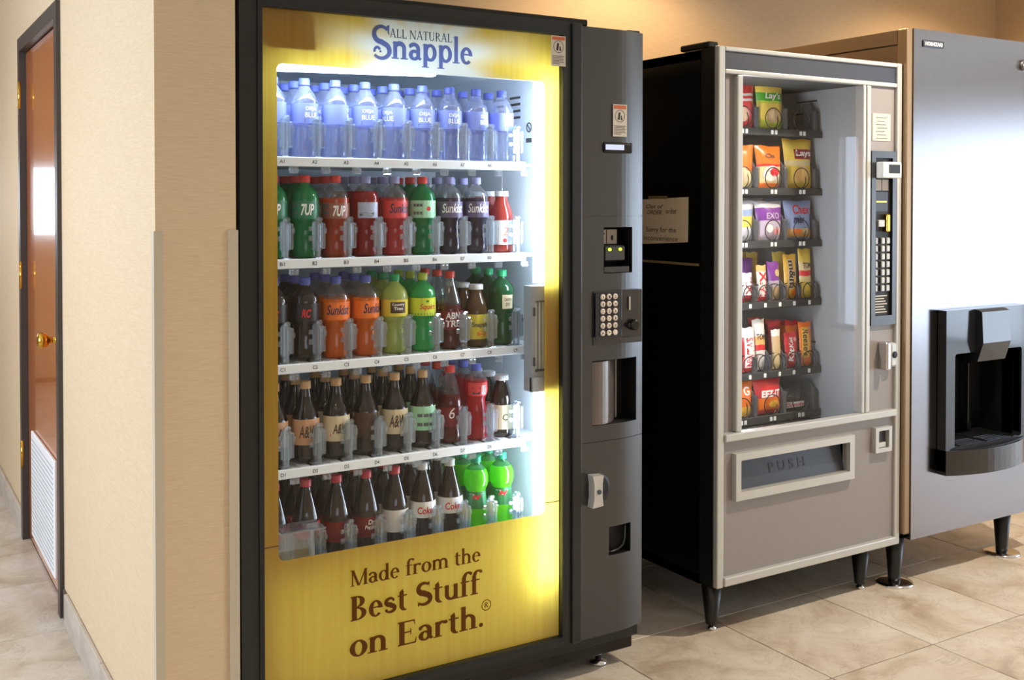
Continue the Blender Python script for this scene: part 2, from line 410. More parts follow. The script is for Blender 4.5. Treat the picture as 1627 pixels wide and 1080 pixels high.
emit_mat('lamp_sign', (225, 240, 250), 6)
emit_mat('lamp_snack', (240, 246, 255), 38)
emit_mat('lamp_warm', (255, 214, 160), 18)
clear_mat('window_glass', gloss=.09, body=0, rough=.02, base=.015)
clear_mat('clear_plastic', tint=(238, 244, 248), gloss=.8, body=.10, bodycol=(225, 238, 246), rough=.1, base=.12)
clear_mat('clear_pet', tint=(236, 240, 240), gloss=.6, body=.06, rough=.05, base=.05)
clear_mat('water_body', tint=(234, 239, 253), gloss=.6, body=.24, bodycol=(222, 230, 255), rough=.05, base=.06)
clear_mat('green_pet', tint=(60, 205, 130), gloss=.5, body=.3, bodycol=(20, 165, 90), rough=.05, base=.05)
clear_mat('cup_clear', tint=(200, 196, 196), gloss=.6, body=.35, bodycol=(205, 190, 184), rough=.12, base=.1)

def ink_mat(name, tint, body, fac=.12):
    m = clear_mat(name, tint, gloss=.04, body=fac, bodycol=body, rough=.3, base=.02); return m
ink_mat('ink_blue', (112, 124, 196), (90, 100, 165)); ink_mat('ink_navy', (66, 78, 116), (40, 48, 80)); ink_mat('ink_brown', (128, 78, 40), (104, 62, 10))

def panel_mat():
    """printed translucent sign film: yellow wood-grain print with a pale sunburst behind the logo"""
    m = bpy.data.materials.new('sign_film'); m.use_nodes = True; MATS['sign_film'] = m; nt = m.node_tree; N = nt.nodes; L = nt.links
    N.remove(N['Principled BSDF'])
    tc = N.new('ShaderNodeTexCoord')
    mp = N.new('ShaderNodeMapping'); mp.inputs['Scale'].default_value = (30, 1, 1.2); L.new(tc.outputs['Object'], mp.inputs[0])
    n = N.new('ShaderNodeTexNoise'); n.inputs['Scale'].default_value = 3; n.inputs['Detail'].default_value = 6; L.new(mp.outputs[0], n.inputs['Vector'])
    r = N.new('ShaderNodeValToRGB'); e = r.color_ramp.elements; e[0].position = .25; e[0].color = rgb(218, 186, 66); e[1].position = .75; e[1].color = rgb(228, 204, 84); L.new(n.outputs['Fac'], r.inputs[0])
    sep = N.new('ShaderNodeSeparateXYZ'); L.new(tc.outputs['Object'], sep.inputs[0])
    def M(op, a, b=None):
        x = N.new('ShaderNodeMath'); x.operation = op
        for i, q in enumerate((a, b)):
            if q is None: continue
            if isinstance(q, (int, float)): x.inputs[i].default_value = q
            else: L.new(q, x.inputs[i])
        return x.outputs[0]
    dx = M('SUBTRACT', sep.outputs[0], 1.26); dz = M('SUBTRACT', sep.outputs[2], 1.765)
    ang = M('ARCTAN2', dz, dx); rays = M('ADD', M('MULTIPLY', M('SINE', M('MULTIPLY', ang, 13)), .5), .5)
    dist = M('SQRT', M('ADD', M('MULTIPLY', dx, dx), M('MULTIPLY', M('MULTIPLY', dz, dz), 3.0)))
    fall = N.new('ShaderNodeMapRange'); fall.inputs['From Min'].default_value = .1; fall.inputs['From Max'].default_value = .36; fall.inputs['To Min'].default_value = 1; fall.inputs['To Max'].default_value = 0; L.new(dist, fall.inputs['Value'])
    core = N.new('ShaderNodeMapRange'); core.inputs['From Min'].default_value = .1; core.inputs['From Max'].default_value = .22; core.inputs['To Min'].default_value = .85; core.inputs['To Max'].default_value = 0; L.new(dist, core.inputs['Value'])
    fac = M('MINIMUM', M('ADD', M('MULTIPLY', rays, M('MULTIPLY', fall.outputs[0], .7)), core.outputs[0]), .92)
    mx = N.new('ShaderNodeMix'); mx.data_type = 'RGBA'; L.new(fac, mx.inputs['Factor']); L.new(r.outputs[0], mx.inputs['A']); mx.inputs['B'].default_value = rgb(232, 244, 240)
    tl = N.new('ShaderNodeBsdfTranslucent'); df = N.new('ShaderNodeBsdfDiffuse'); L.new(mx.outputs['Result'], tl.inputs[0]); dk = N.new('ShaderNodeMix'); dk.data_type = 'RGBA'; dk.blend_type = 'MULTIPLY'; dk.inputs['Factor'].default_value = 1; dk.inputs['B'].default_value = (.62, .42, .25, 1); L.new(mx.outputs['Result'], dk.inputs['A']); L.new(dk.outputs['Result'], df.inputs[0])
    a = N.new('ShaderNodeMixShader'); a.inputs[0].default_value = .6; L.new(tl.outputs[0], a.inputs[1]); L.new(df.outputs[0], a.inputs[2])
    gl = N.new('ShaderNodeBsdfGlossy'); gl.inputs['Roughness'].default_value = .15
    b = N.new('ShaderNodeMixShader'); b.inputs[0].default_value = .03; L.new(a.outputs[0], b.inputs[1]); L.new(gl.outputs[0], b.inputs[2])
    L.new(b.outputs[0], N['Material Output'].inputs[0])
panel_mat()

# ================================================================ the setting
XW = .563; XP = .747; YP = 2.465; YB = 3.62; CZ = 2.62
fl = struct(MB().box(-2.6, 9.1, -3.6, 9.1, -.12, -.004).build('floor', 'grout'))
TX, TY = .4515, .5108; tx0 = 1.9356; ty0 = 2.6475
tile_me = MB().bbox(-TX / 2 + .002, TX / 2 - .002, -TY / 2 + .002, TY / 2 - .002, -.006, 0, .0012, 1).mesh('floor_tile', 'floor_tile')
for i in range(-8, 9):
    for j in range(-3, 7):
        # the part of the floor the picture looks at
        cx = tx0 + (i + .5) * TX; cy = ty0 + (j + .5) * TY
        o = bpy.data.objects.new('floor_tile', tile_me); COL.objects.link(o); o.parent = fl; o.location = (cx, cy, 0)
rest = MB()
for i in range(-10, 16):
    for j in range(-12, 13):
        if -8 <= i < 9 and -3 <= j < 7: continue
        cx = tx0 + (i + .5) * TX; cy = ty0 + (j + .5) * TY
        if not (-2.5 < cx < 9 and -3.5 < cy < 9): continue
        rest.box(cx - TX / 2 + .002, cx + TX / 2 - .002, cy - TY / 2 + .002, cy + TY / 2 - .002, -.005, 0)
ro = rest.build('floor_tile_field', 'floor_tile', fl); ro['kind'] = 'stuff'
struct(MB().box(-2.6, 9.1, -3.6, 9.1, CZ, CZ + .1).build('ceiling', 'ceiling_paint'))
# wall with the wooden door (its end is the pier beside the drinks machine)
DY0, DY1, DZ = 3.772, 4.786, 2.04
m = MB().box(XW, XP, YP, DY0, 0, CZ).box(XW, XP, DY0, DY1, DZ, CZ).box(XW, XP, DY1, 9.0, 0, CZ)
struct(m.build('wall_left', 'wallpaper'))
struct(MB().box(XP, 5.3, YB, YB + .15, 0, CZ).build('wall_back', 'wallpaper'))
struct(MB().box(5.3, 5.45, 2.6, YB + .15, 0, CZ).build('wall_alcove', 'wallpaper'))
struct(MB().box(5.45, 9.1, 2.6, 2.75, 0, CZ).build('wall_entrance_side', 'wallpaper'))
m = MB().box(9.0, 9.1, -3.6, -3.0, 0, CZ).box(9.0, 9.1, 2.2, 2.6, 0, CZ).box(9.0, 9.1, -3.0, 2.2, 2.13, CZ)
struct(m.build('wall_right', 'wallpaper'))
m = MB().box(-2.6, -2.5, -3.6, 2.0, 0, CZ).box(-2.6, -2.5, 4.2, 9.1, 0, CZ).box(-2.6, -2.5, 2.0, 4.2, 0, .9).box(-2.6, -2.5, 2.0, 4.2, 2.1, CZ)
struct(m.build('wall_hall', 'wallpaper'))
m = MB().box(-2.5, -1.3, 9.0, 9.1, 0, CZ).box(.4, XW, 9.0, 9.1, 0, CZ).box(-1.3, .4, 9.0, 9.1, 0, 1.07).box(-1.3, .4, 9.0, 9.1, 1.69, CZ)
struct(m.build('wall_hall_end', 'wallpaper'))
m = MB().box(-2.5, -2.0, -3.6, -3.5, 0, CZ).box(1.0, 9.0, -3.6, -3.5, 0, CZ).box(-2.0, 1.0, -3.6, -3.5, 0, .95).box(-2.0, 1.0, -3.6, -3.5, 2.25, CZ)
struct(m.build('wall_front', 'wallpaper'))
# window frames of the unseen openings
def yframe(name, x, y0, y1, z0, z1, n):
    m = MB()
    for k in range(n + 1):
        y = y0 + (y1 - y0) * k / n; m.box(x - .03, x + .03, y - .03, y + .03, z0, z1)
    m.box(x - .03, x + .03, y0, y1, z0, z0 + .06).box(x - .03, x + .03, y0, y1, z1 - .06, z1)
    return struct(m.build(name, 'silver_trim'))
yframe('window_1', 9.05, -2.97, 2.17, 0.0, 2.13, 5); yframe('window_2', -2.55, 2.03, 4.17, .9, 2.1, 2)
def xframe(name, y, x0, x1, z0, z1, n):
    m = MB()
    for k in range(n + 1):
        x = x0 + (x1 - x0) * k / n; m.box(x - .025, x + .025, y - .03, y + .03, z0, z1)
    m.box(x0, x1, y - .03, y + .03, z0, z0 + .05).box(x0, x1, y - .03, y + .03, z1 - .05, z1)
    return struct(m.build(name, 'silver_trim'))
xframe('window_3', 9.05, -1.28, .38, 1.07, 1.69, 1); xframe('window_4', -3.55, -1.98, .98, .95, 2.25, 2)
# corner guards on the pier
for n_, (x0, x1, sx) in enumerate(((XW, XW + .0165, -1), (XP - .02, XP, 1))):
    m = MB().box(x0, x1, YP - .004, YP, 0, 1.313)
    if sx < 0: m.box(XW - .004, XW, YP - .004, YP + .02, 0, 1.313)
    else: m.box(XP, XP + .004, YP - .004, YP + .02, 0, 1.313)
    struct(m.build('trim_%d' % (n_ + 1), 'corner_guard'))
# tiled baseboard along the door wall
bb = struct(MB().box(XW - .006, XW, YP + .03, DY0 - .005, 0, .098).box(XW - .006, XW, DY1 + .005, 8.9, 0, .098).build('baseboard_left', 'grout'))
pm = MB().bbox(-.013, 0, .002, .303, 0, .103, .003, 1).mesh('baseboard_tile', 'baseboard_tile')
for (a, b) in ((YP + .02, DY0 - .01), (DY1 + .01, 7.3)):
    y = a
    while y + .305 <= b + .02:
        o = bpy.data.objects.new('baseboard_tile', pm); COL.objects.link(o); o.parent = bb; o.location = (XW, y, 0); y += .305
# wooden door in a dark frame
dr = empty('door_1', (XW, (DY0 + DY1) / 2, 0)); struct(dr)
m = MB().box(XW - .014, XW + .06, DY0, DY0 + .052, 0, DZ).box(XW - .014, XW + .06, DY1 - .052, DY1, 0, DZ).box(XW - .014, XW + .06, DY0 + .052, DY1 - .052, DZ - .055, DZ)
m.build('door_frame', 'door_frame_paint', dr)
leaf = MB().bbox(XW + .012, XW + .052, DY0 + .056, DY1 - .056, .012, DZ - .059, .002, 1).build('door_leaf', 'door_wood', dr)
g = MB().bbox(XW + .0, XW + .0115, 3.985, 4.575, .062, .475, .003, 1)
gr = g.build('vent_grille', 'white_grille', leaf)
gh = MB()
for a in range(28):
    for b in range(20):
        y = 4.01 + a * .0195; z = .085 + b * .0188; gh.box(XW - .0012, XW, y, y + .009, z, z + .007)
q = gh.build('grille_perforation', 'grille_hole', gr); q['kind'] = 'stuff'
kn = MB().lathe([(.032, 0), (.032, -.006), (.012, -.01), (.011, -.03), (.02, -.036), (.029, -.05), (.027, -.064), (.012, -.07)], 20, (XW + .0115, 3.935, .905), 'X')
kn.build('door_knob', 'brass', leaf)
for z in (1.81, 1.08, .35):
    h = MB().bbox(XW - .006, XW + .0115, 4.735, 4.77, z - .055, z + .055, .001, 1).lathe([(.007, -.055), (.007, .055)], 10, (XW - .012, 4.74, z))
    h.build('hinge', 'brass', dr)

# ceiling downlights (out of frame)
def downlight(x, y, power, label, col=(1, .76, .48), blend=.5, size=75):
    t = empty('ceiling_light', (x, y, CZ - .05)); tag(t, label, 'ceiling light', 'ceiling downlights')
    MB().lathe([(.075, 0), (.095, .0), (.095, .05), (.075, .05)], 24, (x, y, CZ - .05), cap=False).build('trim_ring', 'white_grille', t)
    MB().lathe([(.07, .03), (.07, .04)], 24, (x, y, CZ - .05)).build('lens', 'lamp_warm', t)
    d = bpy.data.lights.new('lamp', 'SPOT'); d.energy = power; d.color = col; d.spot_size = R(2 * size); d.spot_blend = blend; d.shadow_soft_size = .018
    o = bpy.data.objects.new('lamp', d); COL.objects.link(o); o.parent = t; o.location = (0, 0, -.01)
downlight(3.55, 1.55, 175, 'round recessed ceiling downlight in front of the snack machine', (1, .87, .70))
downlight(2.70, 3.12, 30, 'round recessed ceiling downlight between the machines and the back wall', (1, .70, .40))
downlight(4.55, 3.0, 22, 'round recessed ceiling downlight in the alcove corner past the ice machine', (1, .70, .40))
downlight(.1, .6, 13, 'round recessed ceiling downlight in front of the wall pier')
downlight(-.9, 4.6, 22, 'round recessed ceiling downlight in the hall by the wooden door')

# ================================================================ drinks machine
BX0, BX1 = .763, 1.977
bev = empty('beverage_vending_machine', (1.38, 2.9, 0))
tag(bev, 'tall black glass-front drinks vending machine with glowing yellow panel and shelves of bottles', 'vending machine')
YS = 2.50
# cabinet shell
m = MB().box(BX0 + .01, BX0 + .05, 2.575, 3.38, .11, 1.885)  .box(1.935, BX1, 2.575, 3.38, .11, 1.885).box(BX0 + .01, BX1, 3.33, 3.38, .11, 1.885)
m.box(BX0 + .01, BX1, 2.575, 3.38, 1.80, 1.885).box(BX0 + .01, BX1, 2.575, 3.38, .11, .16)
m.build('cabinet', 'black_metal', bev)
MB().bbox(BX0 + .004, 1.80, 2.53, 3.38, 1.886, 1.905, .003, 1).build('top_cap', 'black_gloss', bev)
# white lined interior
m = MB().box(.815, .845, 2.575, 3.30, .42, 1.78).box(1.70, 1.73, 2.575, 3.30, .42, 1.78).box(.815, 1.73, 3.30, 3.325, .42, 1.78).box(.815, 1.73, 2.575, 3.325, 1.765, 1.795).box(.815, 1.73, 2.60, 3.325, .395, .425)
m.build('inner_liner', 'liner', bev)
v = MB()
for k in range(4):
    for q in range(2): v.box(1.6985, 1.70, 2.74 + q * .09, 2.80 + q * .09, 1.69 - k * .02, 1.697 - k * .02)
v.build('liner_vent', 'slot_dark', bev)
v = MB().lathe([(.015, 0), (.015, .001), (.011, .001), (.011, 0)], 20, (1.6985, 2.69, 1.60), 'X', cap=False).box(1.698, 1.6995, 2.675, 2.705, 1.555, 1.568)
v.tube([(1.6985, 2.682, 1.592), (1.6985, 2.698, 1.608)], .0018)
v.build('liner_sticker', 'slot_dark', bev)
# base and feet
MB().bbox(BX0 + .03, 1.962, 2.525, 3.36, .045, .085, .004, 1).build('base_rail', 'black_gloss', bev)
MB().bbox(BX0 + .02, 1.972, 2.51, 3.36, .085, .12, .004, 1).build('plinth', 'black_metal', bev)
for x, y in ((1.868, 2.57), (.86, 2.57), (1.868, 3.28), (.86, 3.28)):
    MB().lathe([(.026, 0), (.026, .008), (.009, .012), (.009, .045)], 16, (x, y, 0)).build('levelling_foot', 'chrome', bev)
# door frame, film and glass
DO = (BX0, 1.712, .122, 1.885)
PI_ = (.818, 1.681, .148, 1.845)
fr = MB().frame(DO, PI_, 2.487, 2.575); fr.build('door_frame', 'frame_dark', bev)
g = MB().frame((PI_[0] - .012, PI_[1] + .012, PI_[2] - .012, PI_[3] + .012), PI_, 2.482, 2.487); g.build('frame_bead', 'gasket', bev)
MB().bbox(BX0 - .004, BX0 + .014, 2.50, 2.575, .122, 1.885, .003, 1).build('hinge_strip', 'black_gloss', bev)
WN = (.860, 1.632, .502, 1.714)
film = MB().frame(PI_, WN, 2.503, 2.503, rad=.016).build('sign_film', 'sign_film', bev)
MB().box(PI_[0], PI_[1], 2.496, 2.500, PI_[2], PI_[3]).build('glass_pane', 'window_glass', bev)
for xx, zz in (((1.633, 1.681), .5295), ((.818, .859), .5395)): MB().box(xx[0], xx[1], 2.5022, 2.5026, zz, zz + .003).build('film_seam', 'print_brown', bev)
# light box
m = MB().box(.818, 1.69, 2.565, 2.575, .145, .475).box(.818, 1.69, 2.566, 2.576, 1.722, 1.845).box(.8185, .852, 2.565, 2.575, .475, 1.722)
m.build('reflector', 'shelf_white', bev)
MB().bbox(.845, .962, 2.506, 2.55, 1.748, 1.822, .003, 1).build('backlight_blocker', 'steel_trim', bev)  # unseen box added behind the film to block its backlight in this corner
def lamp(x0, x1, z0, z1, y=2.545, r=.016, name='lamp_tube', mt='lamp_tube'):
    m = MB()
    if x0 == x1: m.lathe([(r, z0), (r, z1)], 16, (x0, y, 0))
    else: m.lathe([(r, x0), (r, x1)], 16, (0, y, z0), 'X')
    return m.build(name, mt, bev)
lamp(1.643, 1.643, 1.15, 1.73, r=.019); lamp(1.643, 1.643, .30, .838, r=.019)
lamp(.99, 1.60, 1.755, 1.755, r=.012, mt='lamp_sign')
MB().box(.84, 1.60, 2.560, 2.564, .16, .47).build('light_sheet', 'lamp_panel', bev)
MB().prism([(.872, 1.706), (1.33, 1.719), (1.33, 1.724), (.872, 1.724)], 2.578, 2.602, 'Y').build('lamp_diffuser', 'lamp_tube', bev)
# delivery lift box at the right edge of the window
m = MB().frame((1.600, 1.672, .845, 1.142), (1.612, 1.66, .90, 1.10), 2.520, 2.56).box(1.612, 1.66, 2.55, 2.56, .90, 1.10).box(1.600, 1.672, 2.512, 2.53, .845, .885)
p = m.build('delivery_port', 'rail_grey', bev)
for k in range(3): MB().box(1.622 + k * .012, 1.628 + k * .012, 2.535, 2.551, .905, 1.095).build('port_slat', 'shelf_white', p)
for z in (1.07, .93): MB().box(1.606, 1.610, 2.514, 2.52, z - .012, z + .012).build('port_clip', 'slot_dark', p)
# lettering on the film
for t_, x0, x1, zb, h in (('Made from the', 1.044, 1.421, .408, .060), ('Best Stuff', 1.044, 1.427, .320, .091), ('on Earth.', 1.041, 1.429, .228, .091)):
    W_ = .135 if t_[0] != 'M' else .125; v, f, pen = serif(t_, W_, .06); xa = min(p[0] for p in v); k = (x1 - x0) / (max(p[0] for p in v) - xa); at = 0
    for word in t_.split(' '):
        v, f, adv = serif(word, W_, .06); v, f = merged((v, f))
        MB().add([(x0 + (p[0] + at - xa) * k, 2.4945, zb + p[1] * h) for p in v], f).build('slogan_lettering', 'ink_brown', bev); at += adv + .24
vv = merged(serif('\u00ae', .1)); text_front('slogan_lettering', vv, 1.424, 1.454, .268, 2.4945, .046, 'ink_brown', bev)
k = .294 / 3.36
for part, off, up in (('$', 0, .98), ('napple', .66, 1.14)):
    v, f = merged(serif(part, .13, .07, 1.7))
    MB().add([(1.103 + (p[0] + off) * k, 2.4945, 1.7445 + p[1] * k * (up if p[1] > 0 or part == '$' else .8)) for p in v], f).build('logo_lettering', 'ink_blue', bev)
v, f, pen = serif('ALL NATURAL', .105, .06); k = (1.336 - 1.155) / pen; at = 0
for word in ('ALL', 'NATURAL'):
    v, f, adv = serif(word, .105, .06); v, f = merged((v, f))
    MB().add([(1.155 + (p[0] + at) * k, 2.4945, 1.7985 + p[1] * .033) for p in v], f).build('tagline_lettering', 'ink_navy', bev); at += adv + .24
def warning(x0, x1, z0, z1, y, parent):
    s_ = MB().box(x0, x1, y, y + .001, z0, z1).build('warning_sticker', 'sticker', parent); W_ = x1 - x0; H_ = z1 - z0
    MB().box(x0 + W_ * .06, x1 - W_ * .06, y - .0006, y, z1 - H_ * .14, z1 - H_ * .03).build('warning_header', 'sticker_orange', s_)
    c = ((x0 + x1) / 2, y - .0004, z1 - H_ * .36)
    p = MB()
    for k in range(24):
        a, b = 2 * math.pi * k / 24, 2 * math.pi * (k + 1) / 24; r0, r1 = W_ * .36, W_ * .33
        p.add([(c[0] + r * math.cos(t), c[1], c[2] + r * math.sin(t)) for r, t in ((r0, a), (r0, b), (r1, b), (r1, a))], [(0, 1, 2, 3)])
    p.add([(c[0] + W_ * a, c[1], c[2] + W_ * b) for a, b in ((-.17, -.2), (-.02, -.24), (.04, .2), (-.1, .22))], [(0, 1, 2, 3)])
    p.add([(c[0] + W_ * a, c[1], c[2] + W_ * b) for a, b in ((.05, -.22), (.2, -.24), (.12, .05), (.06, .02))], [(0, 1, 2, 3)])
    p.build('warning_pictogram', 'print_dark', s_)
    l = MB()
    for k in range(6):
        z = z0 + H_ * (.32 - .05 * k); l.box(x0 + W_ * .08, x1 - W_ * (.1 + .25 * (k == 5) + .06 * (k % 2)), y - .0004, y, z, z + H_ * .018)
    l.build('warning_text_line', 'print_dark', s_)
warning(1.640, 1.688, 1.757, 1.841, 2.4805, bev)

# shelves
SZ = [1.4905, 1.2315, .9650, .6985, .4340]
XC = [.903 + .0855 * i for i in range(9)]
# clear stop in front of each lane
st = MB()
st.bbox(-.016, .012, -.002, .002, .022, .098, .004, 1).bbox(-.010, .004, -.010, .010, .0, .104, .004, 1).bbox(.006, .019, -.008, .008, .026, .092, .003, 1)
st.bbox(-.026, -.014, -.003, .003, .072, .084, .002, 1).bbox(-.026, -.014, -.003, .003, .046, .060, .002, 1).bbox(.017, .024, -.003, .003, .066, .08, .002, 1)
st.bbox(-.002, .003, -.014, -.008, .004, .09, .002, 1).bbox(-.013, .009, -.016, .012, -.001, .004, .001, 1).bbox(-.006, .012, -.006, .01, .096, .108, .004, 1)
st_me = st.mesh('bottle_stop', 'clear_plastic')
tb = MB().bbox(-.013, .013, -.003, .003, -.018, 0, .003, 1).bbox(-.010, -.002, -.006, -.002, -.016, -.004, .001, 1).bbox(.003, .010, -.006, -.002, -.016, -.004, .001, 1)
tb_me = tb.mesh('price_tab', 'clear_plastic')
for s_i, z in enumerate(SZ):
    sh = MB().box(.85, 1.695, 2.60, 3.28, z - .010, z - .003)
    if s_i < 4: sh.bbox(.852, 1.628, 2.592, 2.604, z - .022, z + .002, .002, 1)
    shelf = sh.build('shelf', 'shelf_white', bev)
    for i in range(9):
        x = XC[i]
        for a in (-.033, .006): MB().bbox(x + a, x + a + .027, 2.606, 3.2, z - .003, z, .001, 1).build('lane_rail', 'shelf_white', shelf)
        MB().box(x - .005, x + .005, 2.612, 3.2, z - .0032, z - .0022).build('lane_slot', 'slot_dark', shelf)
        sx = x + .022 - .0855 / 2 * .1 - .0 if False else x - .0855 / 2 + .058 - .0
        o = bpy.data.objects.new('bottle_stop', st_me); COL.objects.link(o); o.parent = shelf; o.location = (x + .0175 - .0, 2.613, z) if False else (.920 + .0861 * i, 2.613, z)
        if s_i < 4:
            o = bpy.data.objects.new('price_tab', tb_me); COL.objects.link(o); o.parent = shelf; o.location = (.936 + .0861 * i, 2.598, z - .022)
            t_ = sans('ABCD'[s_i] + str(i + 1), .01); x0 = .903 + .0861 * i
            text_front('slot_lettering', t_, x0 - .0065, x0 + .0065, z - .0145, 2.5915, .013, 'print_dark', shelf)
    if s_i < 4: MB().tube([(1.612, 2.70, z - .2), (1.612, 2.70, z - .01)], .0014).build('support_wire', 'chrome', shelf)
# loose clear tray resting at the bottom corner
m = MB().bbox(.872, .962, 2.535, 2.538, .45, .56, .001, 1).bbox(.872, .99, 2.52, 2.60, .558, .562, .001, 1).bbox(.952, .962, 2.528, 2.545, .45, .56, .002, 1).bbox(.94, .975, 2.53, 2.56, .562, .574, .003, 1)
m.build('clear_tray', 'clear_plastic', bev)

# control column: curved moulded front with openings
def colY(x):
    if x < 1.87: return 2.482
    return 2.482 + .28 * (1 - math.sqrt(1 - ((x - 1.87) / .28) ** 2))
CX0, CX1 = 1.745, 1.980
OPEN = [(1.822, 1.930, 1.172, 1.305), (1.782, 1.950, .735, .922), (1.842, 1.925, .352, .436)]
xsn = sorted(set([CX0 + (CX1 - CX0) * (1 - (1 - k / 16) ** 1.6) for k in range(17)] + [v for o in OPEN for v in o[:2]]))
zsn = sorted(set([.125, 1.876, .688, .690, 1.336, 1.338] + [v for o in OPEN for v in o[2:]]))
m = MB()
for i in range(len(xsn) - 1):
    for j in range(len(zsn) - 1):
        a, b, c, d = xsn[i], xsn[i + 1], zsn[j], zsn[j + 1]
        if any(a >= o[0] - 1e-6 and b <= o[1] + 1e-6 and c >= o[2] - 1e-6 and d <= o[3] + 1e-6 for o in OPEN): continue
        dy = .002 if (d - c) < .0025 else 0
        m.add([(a, colY(a) + dy, c), (b, colY(b) + dy, c), (b, colY(b) + dy, d), (a, colY(a) + dy, d)], [(0, 1, 2, 3)], 0, True)
top = [(x, colY(x)) for x in xsn] + [(CX1, 2.575), (CX0, 2.575)]
m.add([(x, y, 1.876) for x, y in top], [tuple(range(len(top)))]); m.add([(x, y, .125) for x, y in top], [tuple(reversed(range(len(top))))])
m.add([(CX1, colY(CX1), .125), (CX1, 2.575, .125), (CX1, 2.575, 1.876), (CX1, colY(CX1), 1.876)], [(0, 1, 2, 3)])
colm = m.build('control_column', 'column_plastic', bev)
MB().bbox(1.712, CX0, 2.478, 2.575, .122, 1.882, .004, 2).build('column_edge', 'frame_dark', bev)
MB().bbox(1.93, 1.975, 2.51, 2.56, 1.876, 1.884, .002, 1).build('column_cap', 'black_gloss', bev)
def pocket(o, depth, name, mt='dark_recess'):
    x0, x1, z0, z1 = o; yb = 2.488 + depth; m = MB()
    n = 8; X = [x0 + (x1 - x0) * k / n for k in range(n + 1)]
    for k in range(n):
        for z in (z0, z1): m.add([(X[k], colY(X[k]), z), (X[k + 1], colY(X[k + 1]), z), (X[k + 1], yb, z), (X[k], yb, z)], [(0, 1, 2, 3)])
    for x in (x0, x1): m.add([(x, colY(x), z0), (x, yb, z0), (x, yb, z1), (x, colY(x), z1)], [(0, 1, 2, 3)])
    m.add([(x0, yb, z0), (x1, yb, z0), (x1, yb, z1), (x0, yb, z1)], [(0, 1, 2, 3)])
    return m.build(name, mt, bev)
bp = pocket(OPEN[0], .075, 'bill_acceptor')
MB().bbox(1.838, 1.915, 2.50, 2.55, 1.205, 1.252, .004, 1).build('bill_slot', 'column_plastic', bp)
for x in (1.855, 1.893): MB().lathe([(.0045, 0), (.0045, -.004)], 10, (x, 2.499, 1.240), 'Y').build('indicator_light', 'led_green', bp)
d = MB().box(1.826, 1.905, 2.53, 2.532, 1.255, 1.297).build('bill_decal', 'sticker', bp)
m = MB().box(1.8655, 1.868, 2.5292, 2.53, 1.256, 1.296).box(1.846, 1.851, 2.5292, 2.53, 1.262, 1.278).box(1.836, 1.86, 2.5292, 2.53, 1.283, 1.287).box(1.883, 1.891, 2.5292, 2.53, 1.266, 1.28)
m.build('decal_print', 'print_dark', d)
MB().box(1.83, 1.92, 2.49, 2.545, 1.174, 1.19).build('bill_ledge', 'column_plastic', bp)
cp = pocket(OPEN[1], .075, 'coin_return_pocket')
seg = [(1.784 + .118 * k / 10, 2.488 + .05 * (k / 10) ** 2 - .012 * math.sin(math.pi * k / 10)) for k in range(11)]
m = MB()
for k in range(10): m.add([(seg[k][0], seg[k][1], .742), (seg[k + 1][0], seg[k + 1][1], .742), (seg[k + 1][0], seg[k + 1][1], .918), (seg[k][0], seg[k][1], .918)], [(0, 1, 2, 3)], 0, True)
m.prism(seg + [(seg[-1][0], seg[-1][1] + .003), (seg[0][0], seg[0][1] + .003)], .737, .742)
m.box(1.90, 1.905, 2.53, 2.55, .74, .918)
m.build('clear_flap', 'cup_clear', cp)
lp = pocket(OPEN[2], .03, 'finger_pull')
m = MB(); arc = [(1.846, .362), (1.86, .357), (1.885, .362), (1.902, .372), (1.908, .39), (1.909, .432)]
m.tube([(x, 2.494, z) for x, z in arc], .0035); m.build('pull_lip', 'frame_dark', lp)
# display
k = MB().bbox(1.818, 1.924, 2.474, 2.50, 1.519, 1.551, .008, 3).build('display_housing', 'black_gloss', bev)
MB().box(1.823, 1.888, 2.4725, 2.4745, 1.528, 1.543).build('display_screen', 'lcd', k)
warning(1.852, 1.902, 1.567, 1.660, 2.4785, bev)
# keypad block
kb = MB().prism([(1.784, 2.480), (1.880, 2.474), (1.885, 2.478), (1.955, 2.474), (1.962, 2.52), (1.784, 2.51)], .985, 1.122)
for kk in range(1): kb.prism([(1.784, 2.480), (1.88, 2.474), (1.955, 2.474), (1.962, 2.51), (1.784, 2.51)], .968, .985)
kp = kb.build('keypad_block', 'column_plastic', bev)
MB().box(1.787, 1.878, 2.4725, 2.4738 + .002, .990, 1.117).build('keypad_plate', 'dark_recess', kp)
keys = ['A12', 'B34', 'C56', 'D78', 'E90', 'F* ']
for r_, row in enumerate(keys):
    for c_, ch in enumerate(row):
        x = 1.811 + .022 * c_; z = 1.106 - .0208 * r_
        kk = MB().lathe([(.0082, 0), (.0082, -.003), (.006, -.0045)], 14, (x, 2.4725, z), 'Y').build('key', 'key_cream', kp)
        if ch != ' ': text_front('key_lettering', sans(ch, .01), x - .003, x + .003, z - .0042, 2.4677, .0115, 'print_dark', kk)
MB().bbox(1.905, 1.911, 2.470, 2.476, 1.063, 1.103, .001, 1).build('coin_slot', 'chrome', kp)
MB().lathe([(.016, 0), (.016, -.012), (.012, -.017)], 18, (1.922, 2.474, 1.020), 'Y').bbox(1.897, 1.922, 2.463, 2.474, 1.014, 1.026, .003, 1).build('return_knob', 'black_gloss', kp)
